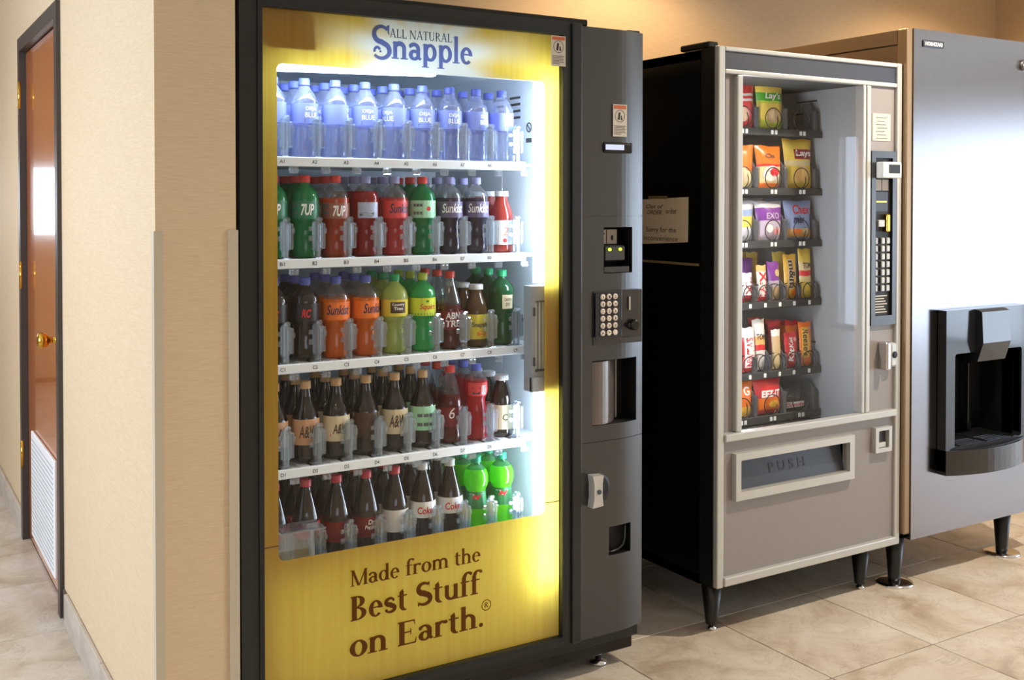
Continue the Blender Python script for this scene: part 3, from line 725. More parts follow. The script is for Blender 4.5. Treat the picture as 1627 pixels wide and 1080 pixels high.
# lock
lk = MB().lathe([(.048, 0), (.046, -.004), (.038, -.006)], 28, (1.800, 2.486, .552), 'Y').build('lock_recess', 'dark_recess', bev)
a = MB().prism([(1.764, .508), (1.801, .511), (1.798, .535), (1.798, .575), (1.802, .598), (1.764, .601), (1.769, .575), (1.769, .535)], 2.452, 2.480, 'Y').build('lock_handle', 'silver_trim', lk)
MB().lathe([(.007, 0), (.007, -.003), (.004, -.004)], 14, (1.786, 2.452, .553), 'Y').build('keyhole', 'divider_grey', a)

# ---------------------------------------------------------------- bottles
LABELS = {}
def bottle_kind(name, prof, split, body, top, capcol, cap, label=None, texts=(), rot=0):
    """prof: (radius,height) rings; rings above `split` use the clear top material. cap=(r,z0,z1). label=(z0,z1,material,[(a0,a1)])"""
    mats = [body, top]; idx = [0 if (prof[i][1] + prof[i + 1][1]) / 2 < split else 1 for i in range(len(prof) - 1)]
    me = MB().lathe(prof, 26, mats=idx).mesh(name, mats)
    parts = []
    r, z0, z1 = cap
    cm = MB().lathe([(r * 1.02, z0), (r * 1.02, z0 + .003), (r, z0 + .004), (r, z1 - .002), (r * .9, z1)], 20).mesh('cap', capcol)
    parts.append(('cap', cm, []))
    if label:
        z0, z1, lm = label[:3]; rr = lambda z: max(r_at(prof, z), .01) + .0007
        a0, a1 = (0, 360) if len(label) < 4 else label[3]
        n = 26; zs = [z0 + (z1 - z0) * k / 4 for k in range(5)]; v = []; f = []
        for z in zs:
            for k in range(n + 1):
                a = R(a0 + (a1 - a0) * k / n); v.append((rr(z) * math.sin(a), -rr(z) * math.cos(a), z))
        for i in range(4):
            for k in range(n): p = i * (n + 1) + k; f.append((p, p + 1, p + n + 2, p + n + 1))
        lme = MB().add(v, f, 0, True).mesh('label', lm); subs = []
        for t_i, (tx, zb, h, ang, tm, width, kw) in enumerate(texts):
            subs.append(('label_print', text_wrap(tx if isinstance(tx, tuple) else sans(tx, *kw), rr(zb + h / 2) + .0006 + .0004 * t_i, zb, h, R(ang), width).mesh('label_print', tm)))
        parts.append(('label', lme, subs))
    LABELS[name] = (me, parts)
def r_at(prof, z):
    for (r0, z0), (r1, z1) in zip(prof, prof[1:]):
        if z0 <= z <= z1 and z1 > z0: return r0 + (r1 - r0) * (z - z0) / (z1 - z0)
    return prof[0][0]
def place_bottle(kind, name, x, y, z, rz, label, group):
    me, parts = LABELS[kind]
    o = bpy.data.objects.new(name, me); COL.objects.link(o); o.location = (x, y, z); o.rotation_euler = (0, 0, rz)
    tag(o, label, 'bottle', group)
    for pn, pm_, subs in parts:
        c = bpy.data.objects.new(pn, pm_); COL.objects.link(c); c.parent = o
        for sn, sm in subs: d_ = bpy.data.objects.new(sn, sm); COL.objects.link(d_); d_.parent = c
    return o
def smooth_prof(pts, n=3):
    out = []
    for i in range(len(pts) - 1):
        p0 = pts[max(0, i - 1)]; p1 = pts[i]; p2 = pts[i + 1]; p3 = pts[min(len(pts) - 1, i + 2)]
        for k in range(n):
            t = k / n
            r = .5 * (2 * p1[0] + (p2[0] - p0[0]) * t + (2 * p0[0] - 5 * p1[0] + 4 * p2[0] - p3[0]) * t * t + (3 * p1[0] - p0[0] - 3 * p2[0] + p3[0]) * t ** 3)
            z = p1[1] + (p2[1] - p1[1]) * t
            out.append((max(r, .002), z))
    out.append(pts[-1]); return out
P_STD = smooth_prof([(.022, 0), (.031, .006), (.0335, .02), (.032, .045), (.0295, .07), (.031, .09), (.0362, .102), (.0365, .115), (.0365, .15), (.0358, .158), (.032, .172), (.022, .184), (.0135, .192), (.0125, .200)])
P_COLA = smooth_prof([(.022, 0), (.031, .006), (.0335, .02), (.0315, .04), (.033, .058), (.0365, .075), (.0365, .105), (.0352, .118), (.030, .14), (.0225, .165), (.0165, .185), (.0135, .194), (.0125, .202)])
P_LONG = smooth_prof([(.022, 0), (.033, .005), (.036, .016), (.036, .05), (.036, .09), (.0355, .115), (.031, .132), (.0235, .148), (.0175, .168), (.0145, .186), (.0125, .198)])
P_GLASS = smooth_prof([(.026, 0), (.033, .004), (.0345, .014), (.0345, .05), (.0345, .09), (.034, .10), (.0305, .12), (.024, .138), (.019, .150), (.0175, .158), (.0185, .166)])
P_BULB = smooth_prof([(.022, 0), (.031, .006), (.0335, .02), (.033, .05), (.0305, .085), (.0275, .108), (.0285, .120), (.0345, .135), (.036, .152), (.033, .170), (.024, .184), (.0145, .192), (.0125, .200)])
P_WATER = smooth_prof([(.026, 0), (.033, .005), (.034, .02), (.0325, .05), (.034, .085), (.0345, .09), (.0345, .145), (.033, .155), (.024, .172), (.0145, .186), (.0125, .194)])
CAPS = dict(std=(.0145, .197, .2165), cola=(.0145, .199, .2185), lng=(.0145, .192, .212), glass=(.0205, .163, .178), water=(.0145, .190, .209))
for n_, c_, gl_ in (('liq_green', (12, 150, 84), .5), ('liq_cherry', (196, 78, 48), .5), ('liq_red', (168, 30, 36), .5), ('liq_strawberry', (206, 60, 60), .45), ('liq_grape', (46, 36, 58), .3), ('liq_cola', (34, 24, 20), .2),
    ('liq_orange', (232, 116, 24), .45), ('liq_lemon', (196, 214, 118), .5), ('liq_citrus', (60, 196, 110), .5), ('liq_tea', (96, 66, 34), .4), ('liq_peach', (176, 62, 52), .45), ('liq_darkgreen', (20, 96, 50), .45),
    ('liq_rootbeer', (30, 22, 16), .2), ('liq_dew', (110, 220, 40), .55), ('liq_punch', (190, 34, 50), .5), ('liq_darkred', (92, 18, 22), .35)):
    liquid_mat(n_, c_, gl_)
for n_, c_ in (('cap_red', (206, 62, 52)), ('cap_blue', (84, 96, 176)), ('cap_lilac', (150, 152, 196)), ('cap_white', (222, 224, 228)), ('cap_green', (22, 158, 96)), ('cap_lime', (176, 196, 62)), ('cap_gold', (196, 156, 108)), ('cap_silver', (206, 208, 206)), ('cap_teal', (28, 150, 110)), ('cap_crimson', (188, 56, 66)), ('cap_clearwhite', (226, 230, 230))):
    mat(n_, c_, .35)
for n_, c_ in (('lb_green', (40, 120, 84)), ('lb_cherry', (150, 92, 76)), ('lb_bluewhite', (170, 182, 206)), ('lb_red', (214, 66, 66)), ('lb_mint', (160, 216, 176)), ('lb_purple', (98, 90, 118)), ('lb_black', (26, 26, 28)), ('lb_orange', (238, 120, 40)), ('lb_yellow', (224, 206, 70)), ('lb_limeyellow', (206, 222, 60)), ('lb_maroon', (122, 24, 30)), ('lb_white', (226, 226, 222)), ('lb_cream', (214, 200, 164)), ('lb_tan', (196, 150, 112)), ('lb_brown', (70, 46, 30)), ('lb_cokered', (196, 30, 34)), ('lb_water', (134, 148, 212)), ('lb_dew', (34, 120, 60)), ('lb_peach', (230, 150, 120)), ('p_red', (206, 40, 44)), ('p_navy', (38, 44, 84)), ('p_black', (26, 24, 24)), ('p_white', (244, 244, 240)), ('p_brown', (74, 54, 34)), ('p_grey', (96, 102, 106)), ('p_green', (30, 130, 50))):
    mat(n_, c_, .4)
SQ = ([(k / 8, j) for j in (0, 1) for k in range(9)], [(k, k + 1, k + 10, k + 9) for k in range(8)])
def sun(txt='Sunkist', ang=0, ink='p_navy'): return [(txt, .1165, .026, ang, ink, .066, (.014, .3))]
K = bottle_kind
K('seven_green', P_STD, .4, 'liq_green', 'green_pet', 'cap_red', CAPS['std'], (.103, .150, 'lb_green'), [('7UP', .112, .03, 12, 'p_white', .036, (.03, .2)), ('===', .115, .026, -48, 'p_grey', .024, (0, 0))])
K('seven_cherry', P_STD, .158, 'liq_cherry', 'clear_pet', 'cap_red', CAPS['std'], (.103, .144, 'lb_cherry'), [('7UP', .109, .028, 12, 'p_white', .036, (.03, .2)), ('===', .115, .026, -48, 'p_grey', .024, (0, 0))])
K('red_blue', P_STD, .175, 'liq_red', 'clear_pet', 'cap_lilac', CAPS['std'], (.104, .146, 'lb_bluewhite', (-34, 60)), [('~', .108, .012, 5, 'p_grey', .04, (.05, 0))])
K('sun_red', P_STD, .158, 'liq_strawberry', 'clear_pet', 'cap_lilac', CAPS['std'], (.103, .150, 'lb_red'), sun('Sunkist', 24))
K('mint', P_STD, .4, 'liq_green', 'green_pet', 'cap_red', CAPS['std'], (.103, .151, 'lb_mint'), [('o', .122, .012, 22, 'p_red', .012, (.08, 0)), ('===', .112, .03, -25, 'p_grey', .026, (0, 0))])
K('sun_grape', P_STD, .158, 'liq_grape', 'clear_pet', 'cap_lilac', CAPS['std'], (.103, .148, 'lb_purple'), sun('Sunkist', 10, 'p_white'))
K('rc', P_STD, .4, 'liq_cola', 'clear_pet', 'cap_blue', CAPS['std'], (.104, .15, 'lb_black'), [('RC', .114, .022, 12, 'p_red', .026, (.04, .3))])
K('sun_orange', P_STD, .158, 'liq_orange', 'clear_pet', 'cap_blue', CAPS['std'], (.103, .15, 'lb_orange'), sun('Sunkist', 8))
K('sun_orange_turned', P_STD, .158, 'liq_orange', 'clear_pet', 'cap_blue', CAPS['std'], (.103, .15, 'lb_orange'), sun('Sunkist', 40))
K('lemonade', P_STD, .4, 'liq_lemon', 'clear_pet', 'cap_green', CAPS['std'], (.103, .148, 'lb_yellow'), [(SQ, .112, .03, 10, 'lb_brown', .044, None), ('Country', .13, .009, 10, 'p_white', .036, (.02, 0)), ('Time', .12, .009, 10, 'p_white', .026, (.02, 0))])
K('citrus', P_STD, .4, 'liq_citrus', 'liq_citrus', 'cap_lime', CAPS['std'], (.1, .149, 'lb_limeyellow'), [('Squirt', .113, .02, 24, 'p_red', .05, (.01, .25)), ('o', .137, .006, 20, 'p_green', .009, (.1, 0))])
K('dark_red_letters', P_COLA, .125, 'liq_darkred', 'clear_pet', 'cap_red', CAPS['cola'], (.056, .108, 'lb_maroon'), [('ABN', .086, .019, 15, 'p_white', .044, (.03, .1)), ('TRE', .064, .019, 15, 'p_white', .044, (.03, .1))])
K('tea_glass', P_GLASS, .4, 'liq_tea', 'clear_pet', 'cap_silver', CAPS['glass'], (.024, .094, 'lb_yellow'), [('Snapple', .054, .018, 20, 'p_navy', .05, (.015, 0)), ('o', .03, .018, 25, 'lb_orange', .03, (.15, 0))])
K('peach_glass', P_GLASS, .4, 'liq_peach', 'clear_pet', 'cap_white', CAPS['glass'], (.024, .094, 'lb_white'), [('-', .084, .008, 0, 'lb_orange', .07, (.05, 0)), ('2', .05, .024, 16, 'lb_peach', .018, (.01, .2)), ('o', .03, .012, 14, 'p_red', .012, (.1, 0))])
K('cream_glass', P_GLASS, .4, 'liq_rootbeer', 'clear_pet', 'cap_silver', CAPS['glass'], (.024, .094, 'lb_cream'), [('C', .05, .018, 14, 'p_brown', .016, (.01, 0)), ('-', .086, .006, 0, 'lb_orange', .07, (.03, 0))])
K('ginger', P_STD, .4, 'liq_darkgreen', 'green_pet', 'cap_green', CAPS['std'], (.106, .146, 'lb_cream', (-2, 52)), [('CANADA', .128, .009, 25, 'p_brown', .024, (.01, .2)), ('DRY', .114, .009, 25, 'p_brown', .016, (.01, .2))])
for q_, (lab, tx_) in enumerate((('lb_tan', [('A&W', .068, .032, 12, 'p_brown', .05, (.01, .2))]), ('lb_cream', [('A&W', .07, .026, 18, 'p_brown', .044, (.02, .3)), ('-', .062, .008, 12, 'p_red', .05, (.05, 0))]), ('lb_brown', [('-', .104, .01, 0, 'lb_cream', .09, (.1, 0))]), ('lb_cream', [('A&W', .068, .034, 14, 'p_brown', .05, (.02, .2))]), ('lb_mint', [('===', .062, .034, 10, 'p_grey', .05, (0, 0)), ('-', .108, .004, 0, 'p_red', .09, (.02, 0))]))):
    K('root_%d' % q_, P_LONG, .4, 'liq_rootbeer', 'clear_pet', 'cap_gold', CAPS['lng'], (.05, .116, lab), tx_)
K('pepper_clear', P_COLA, .14, 'liq_darkred', 'clear_pet', 'cap_red', CAPS['cola'], (.05, .105, 'lb_maroon'), [('6', .074, .03, 8, 'p_white', .016, (.0, .2))])
K('punch', P_BULB, .172, 'liq_punch', 'clear_pet', 'cap_blue', CAPS['std'], (.128, .166, 'lb_red', (-40, 60)), [('=', .134, .02, 0, 'p_navy', .022, (0, 0)), ('|||', .133, .026, 34, 'p_white', .012, (.02, 0))])
K('coke', P_COLA, .4, 'liq_cola', 'clear_pet', 'cap_crimson', CAPS['cola'], (.07, .112, 'lb_cokered'), [('Coke', .098, .011, 30, 'p_white', .022, (.01, .2))])
K('pepper', P_COLA, .4, 'liq_cola', 'clear_pet', 'cap_crimson', CAPS['cola'], (.045, .100, 'lb_maroon'), [('Dr', .081, .013, 22, 'p_white', .018, (.02, .2)), ('Pepper', .066, .013, 22, 'p_white', .036, (.02, .2))])
K('pepper_turned', P_COLA, .4, 'liq_cola', 'clear_pet', 'cap_crimson', CAPS['cola'], (.045, .100, 'lb_maroon'), [('Dr', .081, .013, 50, 'p_white', .018, (.02, .2)), ('Pepper', .066, .013, 56, 'p_white', .036, (.02, .2))])
K('pepper_diet', P_COLA, .4, 'liq_cola', 'clear_pet', 'cap_crimson', CAPS['cola'], (.045, .106, 'lb_white'), [('C', .082, .016, 52, 'p_grey', .012, (0, .2))])
K('coke_diet', P_COLA, .4, 'liq_cola', 'clear_pet', 'cap_silver', CAPS['cola'], (.072, .116, 'lb_white'), [('Coke', .083, .02, 4, 'p_red', .046, (.02, .1))])
K('dew', P_BULB, .178, 'liq_dew', 'green_pet', 'cap_teal', CAPS['std'], (.07, .118, 'lb_dew'), [('V', .092, .02, 0, 'p_white', .05, (.06, 0)), ('M', .096, .014, -6, 'p_red', .03, (.03, .4))])
K('water', P_WATER, .4, 'water_body', 'water_body', 'cap_blue', CAPS['water'], (.091, .143, 'lb_water'), [('DEJA', .122, .012, 10, 'p_white', .032, (.02, 0)), ('BLUE', .106, .013, 10, 'p_white', .036, (.02, 0)), ('=', .095, .006, 10, 'p_navy', .04, (0, 0))])
ROWS = [
 ['water'] * 9,
 ['seven_green', 'seven_green', 'seven_cherry', 'red_blue', 'sun_red', 'mint', 'sun_grape', 'sun_grape', 'peach_glass'],
 ['rc', 'rc', 'sun_orange', 'sun_orange_turned', 'lemonade', 'citrus', 'dark_red_letters', 'tea_glass', 'ginger'],
 ['root_0', 'root_0', 'root_1', 'root_2', 'root_3', 'root_4', 'pepper_clear', 'punch', 'cream_glass'],
 ['coke', 'coke', 'pepper_turned', 'pepper', 'pepper_diet', 'coke_diet', 'coke_diet', 'dew', 'dew']]
DESC = dict(water=('water_bottle', 'clear water bottle, blue cap'), seven_green=('soda_bottle', 'green soda bottle, red cap'), seven_cherry=('soda_bottle', 'amber-red soda bottle, red cap'), red_blue=('soda_bottle', 'red drink bottle, pale blue label'),
 sun_red=('soda_bottle', 'strawberry-red soda bottle, lilac cap'), mint=('soda_bottle', 'green soda bottle, mint label'), sun_grape=('soda_bottle', 'dark purple soda bottle, lilac cap'), peach_glass=('tea_bottle', 'red tea bottle, white label'),
 rc=('soda_bottle', 'black cola bottle, blue cap'), sun_orange=('soda_bottle', 'orange soda bottle, blue cap'), sun_orange_turned=('soda_bottle', 'orange soda bottle, blue cap'), lemonade=('lemonade_bottle', 'pale lemonade bottle, green cap'), citrus=('soda_bottle', 'green citrus bottle, yellow label'),
 dark_red_letters=('soda_bottle', 'dark red soda bottle, white letters'), tea_glass=('tea_bottle', 'brown tea bottle, yellow label'), ginger=('soda_bottle', 'dark green soda bottle, green cap'),
 root_0=('soda_bottle', 'long-necked brown bottle, tan label'), root_1=('soda_bottle', 'long-necked brown bottle, cream label'), root_2=('soda_bottle', 'long-necked brown bottle, brown label'), root_3=('soda_bottle', 'long-necked brown bottle, cream label'), root_4=('soda_bottle', 'long-necked brown bottle, pale green label'),
 pepper_clear=('soda_bottle', 'dark red soda bottle, red cap'), punch=('juice_bottle', 'red punch bottle, blue cap'), cream_glass=('tea_bottle', 'dark tea bottle, cream label'),
 coke=('soda_bottle', 'cola bottle, red label'), pepper=('soda_bottle', 'cola bottle, maroon label'), pepper_turned=('soda_bottle', 'cola bottle, maroon label'), pepper_diet=('soda_bottle', 'cola bottle, red cap, white label'), coke_diet=('soda_bottle', 'cola bottle, silver cap, white label'), dew=('soda_bottle', 'lime-green bulb-topped bottle, green cap'))
ORD = ['first', 'second', 'third', 'fourth', 'fifth', 'sixth', 'seventh', 'eighth', 'ninth']
SHN = ['top', 'second', 'middle', 'fourth', 'bottom']
for s_i, row in enumerate(ROWS):
    for i, kd in enumerate(row):
        for dpt in range(3):
            nm, ds = DESC[kd]
            where = ('%s from left, %s shelf' % (ORD[i], SHN[s_i])) + ('', ', one row back', ', two rows back')[dpt]
            if dpt == 0: where = '%s from left, front of %s shelf' % (ORD[i], SHN[s_i])
            rz = random.uniform(-.5, -.28) if dpt == 0 else random.uniform(-3, 3)
            if kd == 'water': rz = random.uniform(-1.5, 1.5) if i < 7 else random.uniform(-.1, .3)
            place_bottle(kd, nm, XC[i], 2.662 + dpt * .0765, SZ[s_i], rz, ds + ', ' + where, 'bottles on the %s shelf of the drinks machine' % SHN[s_i])

# ================================================================ snack machine
SX0, SX1, SY = 2.290, 3.160, 2.52
sn = empty('snack_vending_machine', (2.72, 2.9, 0))
tag(sn, 'grey and black snack vending machine with coil trays and a push flap', 'vending machine')
m = MB().box(SX0, SX0 + .03, 2.60, 3.40, .15, 1.862).box(SX1 - .03, SX1, 2.55, 3.40, .15, 1.862).box(SX0, SX1, 3.37, 3.40, .15, 1.862).box(SX0, SX1, 2.60, 3.40, 1.832, 1.862).box(SX0, SX1, 2.60, 3.40, .15, .18)
m.build('cabinet', 'black_gloss', sn)
MB().box(SX0 - .001, SX0 + .001, 2.605, 3.398, 1.172, 1.180).build('side_seam', 'tape', sn)
MB().bbox(SX0 + .002, SX0 + .05, 2.535, 2.605, .155, 1.870, .004, 1).build('door_side', 'black_metal', sn)
MB().bbox(SX0 - .002, SX0 + .04, 2.56, 2.70, 1.866, 1.886, .004, 1).build('hinge_cover', 'black_gloss', sn)
# door face frame
F = [(2.294, 2.322, .155, 1.868), (3.134, SX1, .155, 1.868)]
for x0, x1, z0, z1 in F: MB().bbox(x0, x1, SY, 2.545, z0, z1, .004, 2).build('door_stile', 'silver_trim', sn)
for z0, z1, y in ((1.853, 1.868, SY), (1.782, 1.797, SY), (.618, .643, SY - .008), (.158, .186, SY - .006)):
    MB().bbox(2.322, 3.134, y, 2.545, z0, z1, .004, 2).build('door_rail', 'silver_trim', sn)
MB().box(2.322, 3.134, 2.528, 2.545, 1.797, 1.853).build('header_band', 'navy_band', sn)
MB().box(2.322, 2.376, 2.54, 2.56, .643, 1.782).build('side_panel', 'taupe_panel', sn)
MB().bbox(2.376, 2.400, 2.522, 2.56, .643, 1.782, .004, 2).build('glass_stile', 'silver_trim', sn)
MB().bbox(2.962, 2.975, 2.522, 2.56, .643, 1.782, .003, 2).build('glass_stile', 'silver_trim', sn)
MB().bbox(2.980, 3.001, 2.522, 2.56, .643, 1.782, .004, 2).build('glass_stile', 'silver_trim', sn)
MB().box(2.400, 2.962, 2.534, 2.539, .643, 1.782).build('glass_pane', 'window_glass', sn)
MB().box(3.001, 3.134, 2.532, 2.56, .643, 1.782).build('selection_side', 'taupe_panel', sn)
# lower panel with opening for the push flap
PO = (2.388, 2.892, .452, .553)
lpz = MB().frame((2.322, 3.134, .186, .618), PO, 2.531, 2.545).build('lower_panel', 'taupe_panel', sn)
MB().frame((2.366, 2.915, .425, .576), PO, 2.512, 2.532, rad=.004).build('flap_frame', 'silver_trim', sn)
m = MB().box(PO[0], PO[1], 2.60, 2.61, PO[2] - .02, PO[3] + .01)
m.build('bin_back', 'inner_dark', sn)
fl_ = MB().add([(PO[0], 2.538, PO[2] - .004), (PO[1], 2.538, PO[2] - .004), (PO[1], 2.558, PO[3] - .01), (PO[0], 2.558, PO[3] - .01), (PO[0], 2.546, PO[2] - .004), (PO[1], 2.546, PO[2] - .004), (PO[1], 2.566, PO[3] - .01), (PO[0], 2.566, PO[3] - .01)],
    [(0, 1, 2, 3), (7, 6, 5, 4), (0, 4, 5, 1), (3, 2, 6, 7), (0, 3, 7, 4), (1, 5, 6, 2)]).build('push_flap', 'grey_flap', sn)
vv = sans('P U S H', .015); v = vv[0]; xa = max(p[0] for p in v)
MB().add([(2.545 + p[0] / xa * .165, 2.538 + .02 * ((.49 + p[1] * .042) - .448) / .095 - .0012, .49 + p[1] * .042) for p in v], vv[1]).build('flap_lettering', 'p_black', fl_)
# coin return, lock, selection panel, price card
cr = MB().frame((3.022, 3.107, .498, .586), (3.038, 3.092, .512, .574), 2.512, 2.532, rad=.003).build('coin_return', 'silver_trim', sn)
MB().box(3.038, 3.092, 2.529, 2.5305, .512, .574).build('coin_return_pocket', 'grey_flap', cr)
MB().bbox(3.044, 3.086, 2.520, 2.529, .513, .530, .002, 1).build('coin_return_lip', 'silver_trim', cr)
a = MB().bbox(3.052, 3.076, 2.490, 2.532, .789, .888, .006, 2).build('lock_handle', 'chrome', sn)
b = MB().bbox(3.083, 3.118, 2.500, 2.532, .796, .882, .008, 2).build('lock_cover', 'silver_trim', sn)
MB().lathe([(.012, 0), (.012, -.003), (.006, -.004)], 16, (3.102, 2.500, .84), 'Y').build('keyhole', 'dark_recess', b)
s_ = MB().frame((3.003, 3.132, .945, 1.556), (3.024, 3.112, .978, 1.532), 2.520, 2.532).build('selection_panel', 'column_plastic', sn)
MB().box(3.024, 3.112, 2.5295, 2.5315, .978, 1.532).build('selection_back', 'dark_recess', s_)
m = MB().bbox(3.022, 3.118, 2.486, 2.52, 1.461, 1.517, .005, 2).build('bill_mouth', 'tag_white', s_)
MB().box(3.050, 3.106, 2.4845, 2.4865, 1.478, 1.508).build('bill_mouth_slot', 'dark_recess', m)
MB().box(3.03, 3.062, 2.528, 2.5296, 1.418, 1.456).build('bill_decal', 'sticker', s_)
MB().box(3.066, 3.098, 2.528, 2.5296, 1.418, 1.456).build('bill_decal', 'sticker', s_)
m = MB().box(3.026, 3.095, 2.527, 2.5296, 1.345, 1.412).build('nameplate', 'navy_band', s_)
text_front('nameplate_lettering', sans('trapezoid'[:7], .0), 3.032, 3.09, 1.293, 2.5266, .022, 'brass', m) if False else MB().box(3.034, 3.088, 2.5262, 2.527, 1.376, 1.381).build('nameplate_stripe', 'brass', m)
MB().bbox(3.075, 3.092, 2.512, 2.53, 1.272, 1.335, .004, 2).build('coin_slot', 'brass', s_)
MB().bbox(3.034, 3.066, 2.515, 2.53, 1.290, 1.315, .002, 1).build('coin_button', 'key_silver', s_)
for r_ in range(7):
    for c_ in range(3):
        x = 3.032 + c_ * .026; z = 1.271 - r_ * .0278
        z += 0; MB().bbox(x - (.005 if c_ == 0 else .0), x + (.006 if c_ == 0 else .017), 2.521, 2.53, z - .011 - .03, z + .011 - .03, .002, 1).build('selection_key', 'key_silver', s_)
m = MB()
for r_ in range(7): m.box(3.03, 3.096 - .008 * (r_ % 3), 2.5288, 2.5296, .988 + r_ * .0095, .9915 + r_ * .0095)
m.build('instruction_line', 'sticker', s_)
pc = MB().box(3.016, 3.110, 2.530, 2.532, 1.592, 1.688).build('price_card', 'sticker', sn)
m = MB()
for r_ in range(7): m.box(3.034 + .006 * (r_ % 2), 3.093 - .007 * (r_ % 3), 2.5292, 2.53, 1.600 + r_ * .012, 1.6025 + r_ * .012)
m.build('card_text_line', 'p_grey', pc)
# interior
m = MB().box(2.99, 3.0, 2.56, 3.18, .58, 1.785)
m.build('inner_wall', 'inner_grey', sn)
m = MB().box(2.34, 2.35, 2.56, 3.18, .58, 1.785).box(2.34, 3.0, 3.18, 3.19, .58, 1.785).box(2.34, 3.0, 2.56, 3.19, 1.785, 1.795).box(2.34, 3.0, 2.56, 3.19, .565, .58)
m.build('inner_liner', 'inner_dark', sn)
m = MB()
for z in (1.745, 1.70, .86, .83): m.box(2.9885, 2.991, 2.76, 2.86, z, z + .006)
m.build('wall_slot', 'dark_recess', sn)
MB().lathe([(.009, .66), (.009, 1.77)], 12, (2.424, 2.566, 0)).build('lamp_tube', 'lamp_snack', sn)
YT = 2.74
TZ = [1.632, 1.423, 1.238, 1.025, .778, .622]
def coil(x, z, r, n=5, pitch=.045, w=.0019):
    pts = []
    for k in range(20): a = 2 * math.pi * k / 20; pts.append((x + r * math.sin(a), YT - .016 + .008 * k / 20, z + r - r * math.cos(a)))
    for k in range(n * 20 + 1):
        a = 2 * math.pi * k / 20; pts.append((x + r * math.sin(a), YT - .008 + pitch * k / 20, z + r - r * math.cos(a)))
    return MB().tube(pts, w, 5)
WIDE = [2.599, 2.739, 2.879]; NARR = [2.632, 2.703, 2.774, 2.845, 2.921]
for ti, z in enumerate(TZ):
    tr = MB().box(2.42, 2.984, YT, 3.17, z - .004, z).bbox(2.42, 2.985, YT - .012, YT, z - .022, z + .004, .002, 1)
    tray = tr.build('tray', 'tray_dark', sn)
    wide = ti in (0, 1, 2, 5); xs_ = WIDE if wide else NARR
    bounds = [2.669, 2.809, 2.960] if wide else [2.668, 2.739, 2.81, 2.882, 2.968]
    hd = .105 if wide else .078
    for x in bounds:
        pr = [(YT - .002, z), (YT + .012, z + hd * .82), (YT + .03, z + hd), (YT + .05, z + hd), (YT + .062, z + hd * .9), (YT + .066, z)]
        MB().prism(pr, x - .004, x + .004, 'X').bbox(x - .009, x + .009, YT - .006, YT + .012, z, z + hd * .75, .006, 2).build('divider', 'divider_grey', tray)
    for x in xs_: coil(x, z + .004, .036 if wide else .029).build('coil', 'coil_wire', tray)
    for x in xs_:
        for q in ((-.006, .012) if wide else (.0,)): MB().bbox(x + q - .006, x + q + .006, YT - .0145, YT - .0115, z - .017, z - .002, .001, 1).build('price_tag', 'tag_white', tray)
m = MB()
for k in range(6): m.tube([(2.50 + k * .08, 2.60, .60), (2.50 + k * .08, 2.72, .60)], .002)
m.tube([(2.42, 2.62, .60), (2.95, 2.62, .60)], .002).tube([(2.42, 2.70, .60), (2.95, 2.70, .60)], .002)
m.build('wire_guard', 'coil_wire', sn)
def leg(parent, x, y, ztop, r0=.034, r1=.020, flange=False):
    p = [(r1, .02 if not flange else .012), (r1 * 1.02, .03), (r0, ztop)]
    MB().lathe(p, 20, (x, y, 0)).build('leg', 'black_metal', parent)
    if flange: MB().lathe([(.068, 0), (.066, .006), (.05, .010), (.022, .013)], 26, (x, y, 0)).build('foot_flange', 'chrome', parent)
    else: MB().lathe([(.015, 0), (.015, .008), (.009, .010), (.009, .022)], 14, (x, y, 0)).build('levelling_foot', 'chrome', parent)
for x, y in ((2.30 + .03, 2.585), (3.03, 2.585), (2.33, 3.33), (3.03, 3.33)): leg(sn, x, y, .152)

# out-of-order paper taped to its side
ps = MB()
ps.add([(2.287, 2.924, 1.385), (2.287, 2.656, 1.394), (2.287, 2.658, 1.247), (2.287, 2.923, 1.232), (2.2885, 2.924, 1.385), (2.2885, 2.656, 1.394), (2.2885, 2.658, 1.247), (2.2885, 2.923, 1.232)],
       [(0, 3, 2, 1), (4, 5, 6, 7), (0, 1, 5, 4), (1, 2, 6, 5), (2, 3, 7, 6), (3, 0, 4, 7)])
sign = tag(ps.build('paper_sign', 'paper'), 'paper notice with handwritten out of order taped to the snack machine side', 'sign')
def side_text(t_, y0, y1, z, h, mt, kw=(0, 0), name='sign_lettering', ser=False):
    vf = serif(t_, .09) if ser else sans(t_, *kw); v = vf[0]; xa = max(p[0] for p in v)
    MB().add([(2.2864, y0 + (y1 - y0) * p[0] / xa, z + p[1] * h) for p in v], vf[1]).build(name, mt, sign)
side_text('Out of', 2.872, 2.780, 1.356, .020, 'p_brown', (0, .3)); side_text('ORDER', 2.866, 2.790, 1.336, .020, 'p_brown', (0, .3))
side_text('order', 2.768, 2.712, 1.339, .026, 'p_brown'); side_text('Sorry for the', 2.872, 2.714, 1.277, .024, 'p_brown'); side_text('inconvenience', 2.884, 2.706, 1.248, .024, 'p_brown')
MB().box(2.2862, 2.2870, 2.76, 2.86, 1.388, 1.398).build('tape_strip', 'tape', sign)

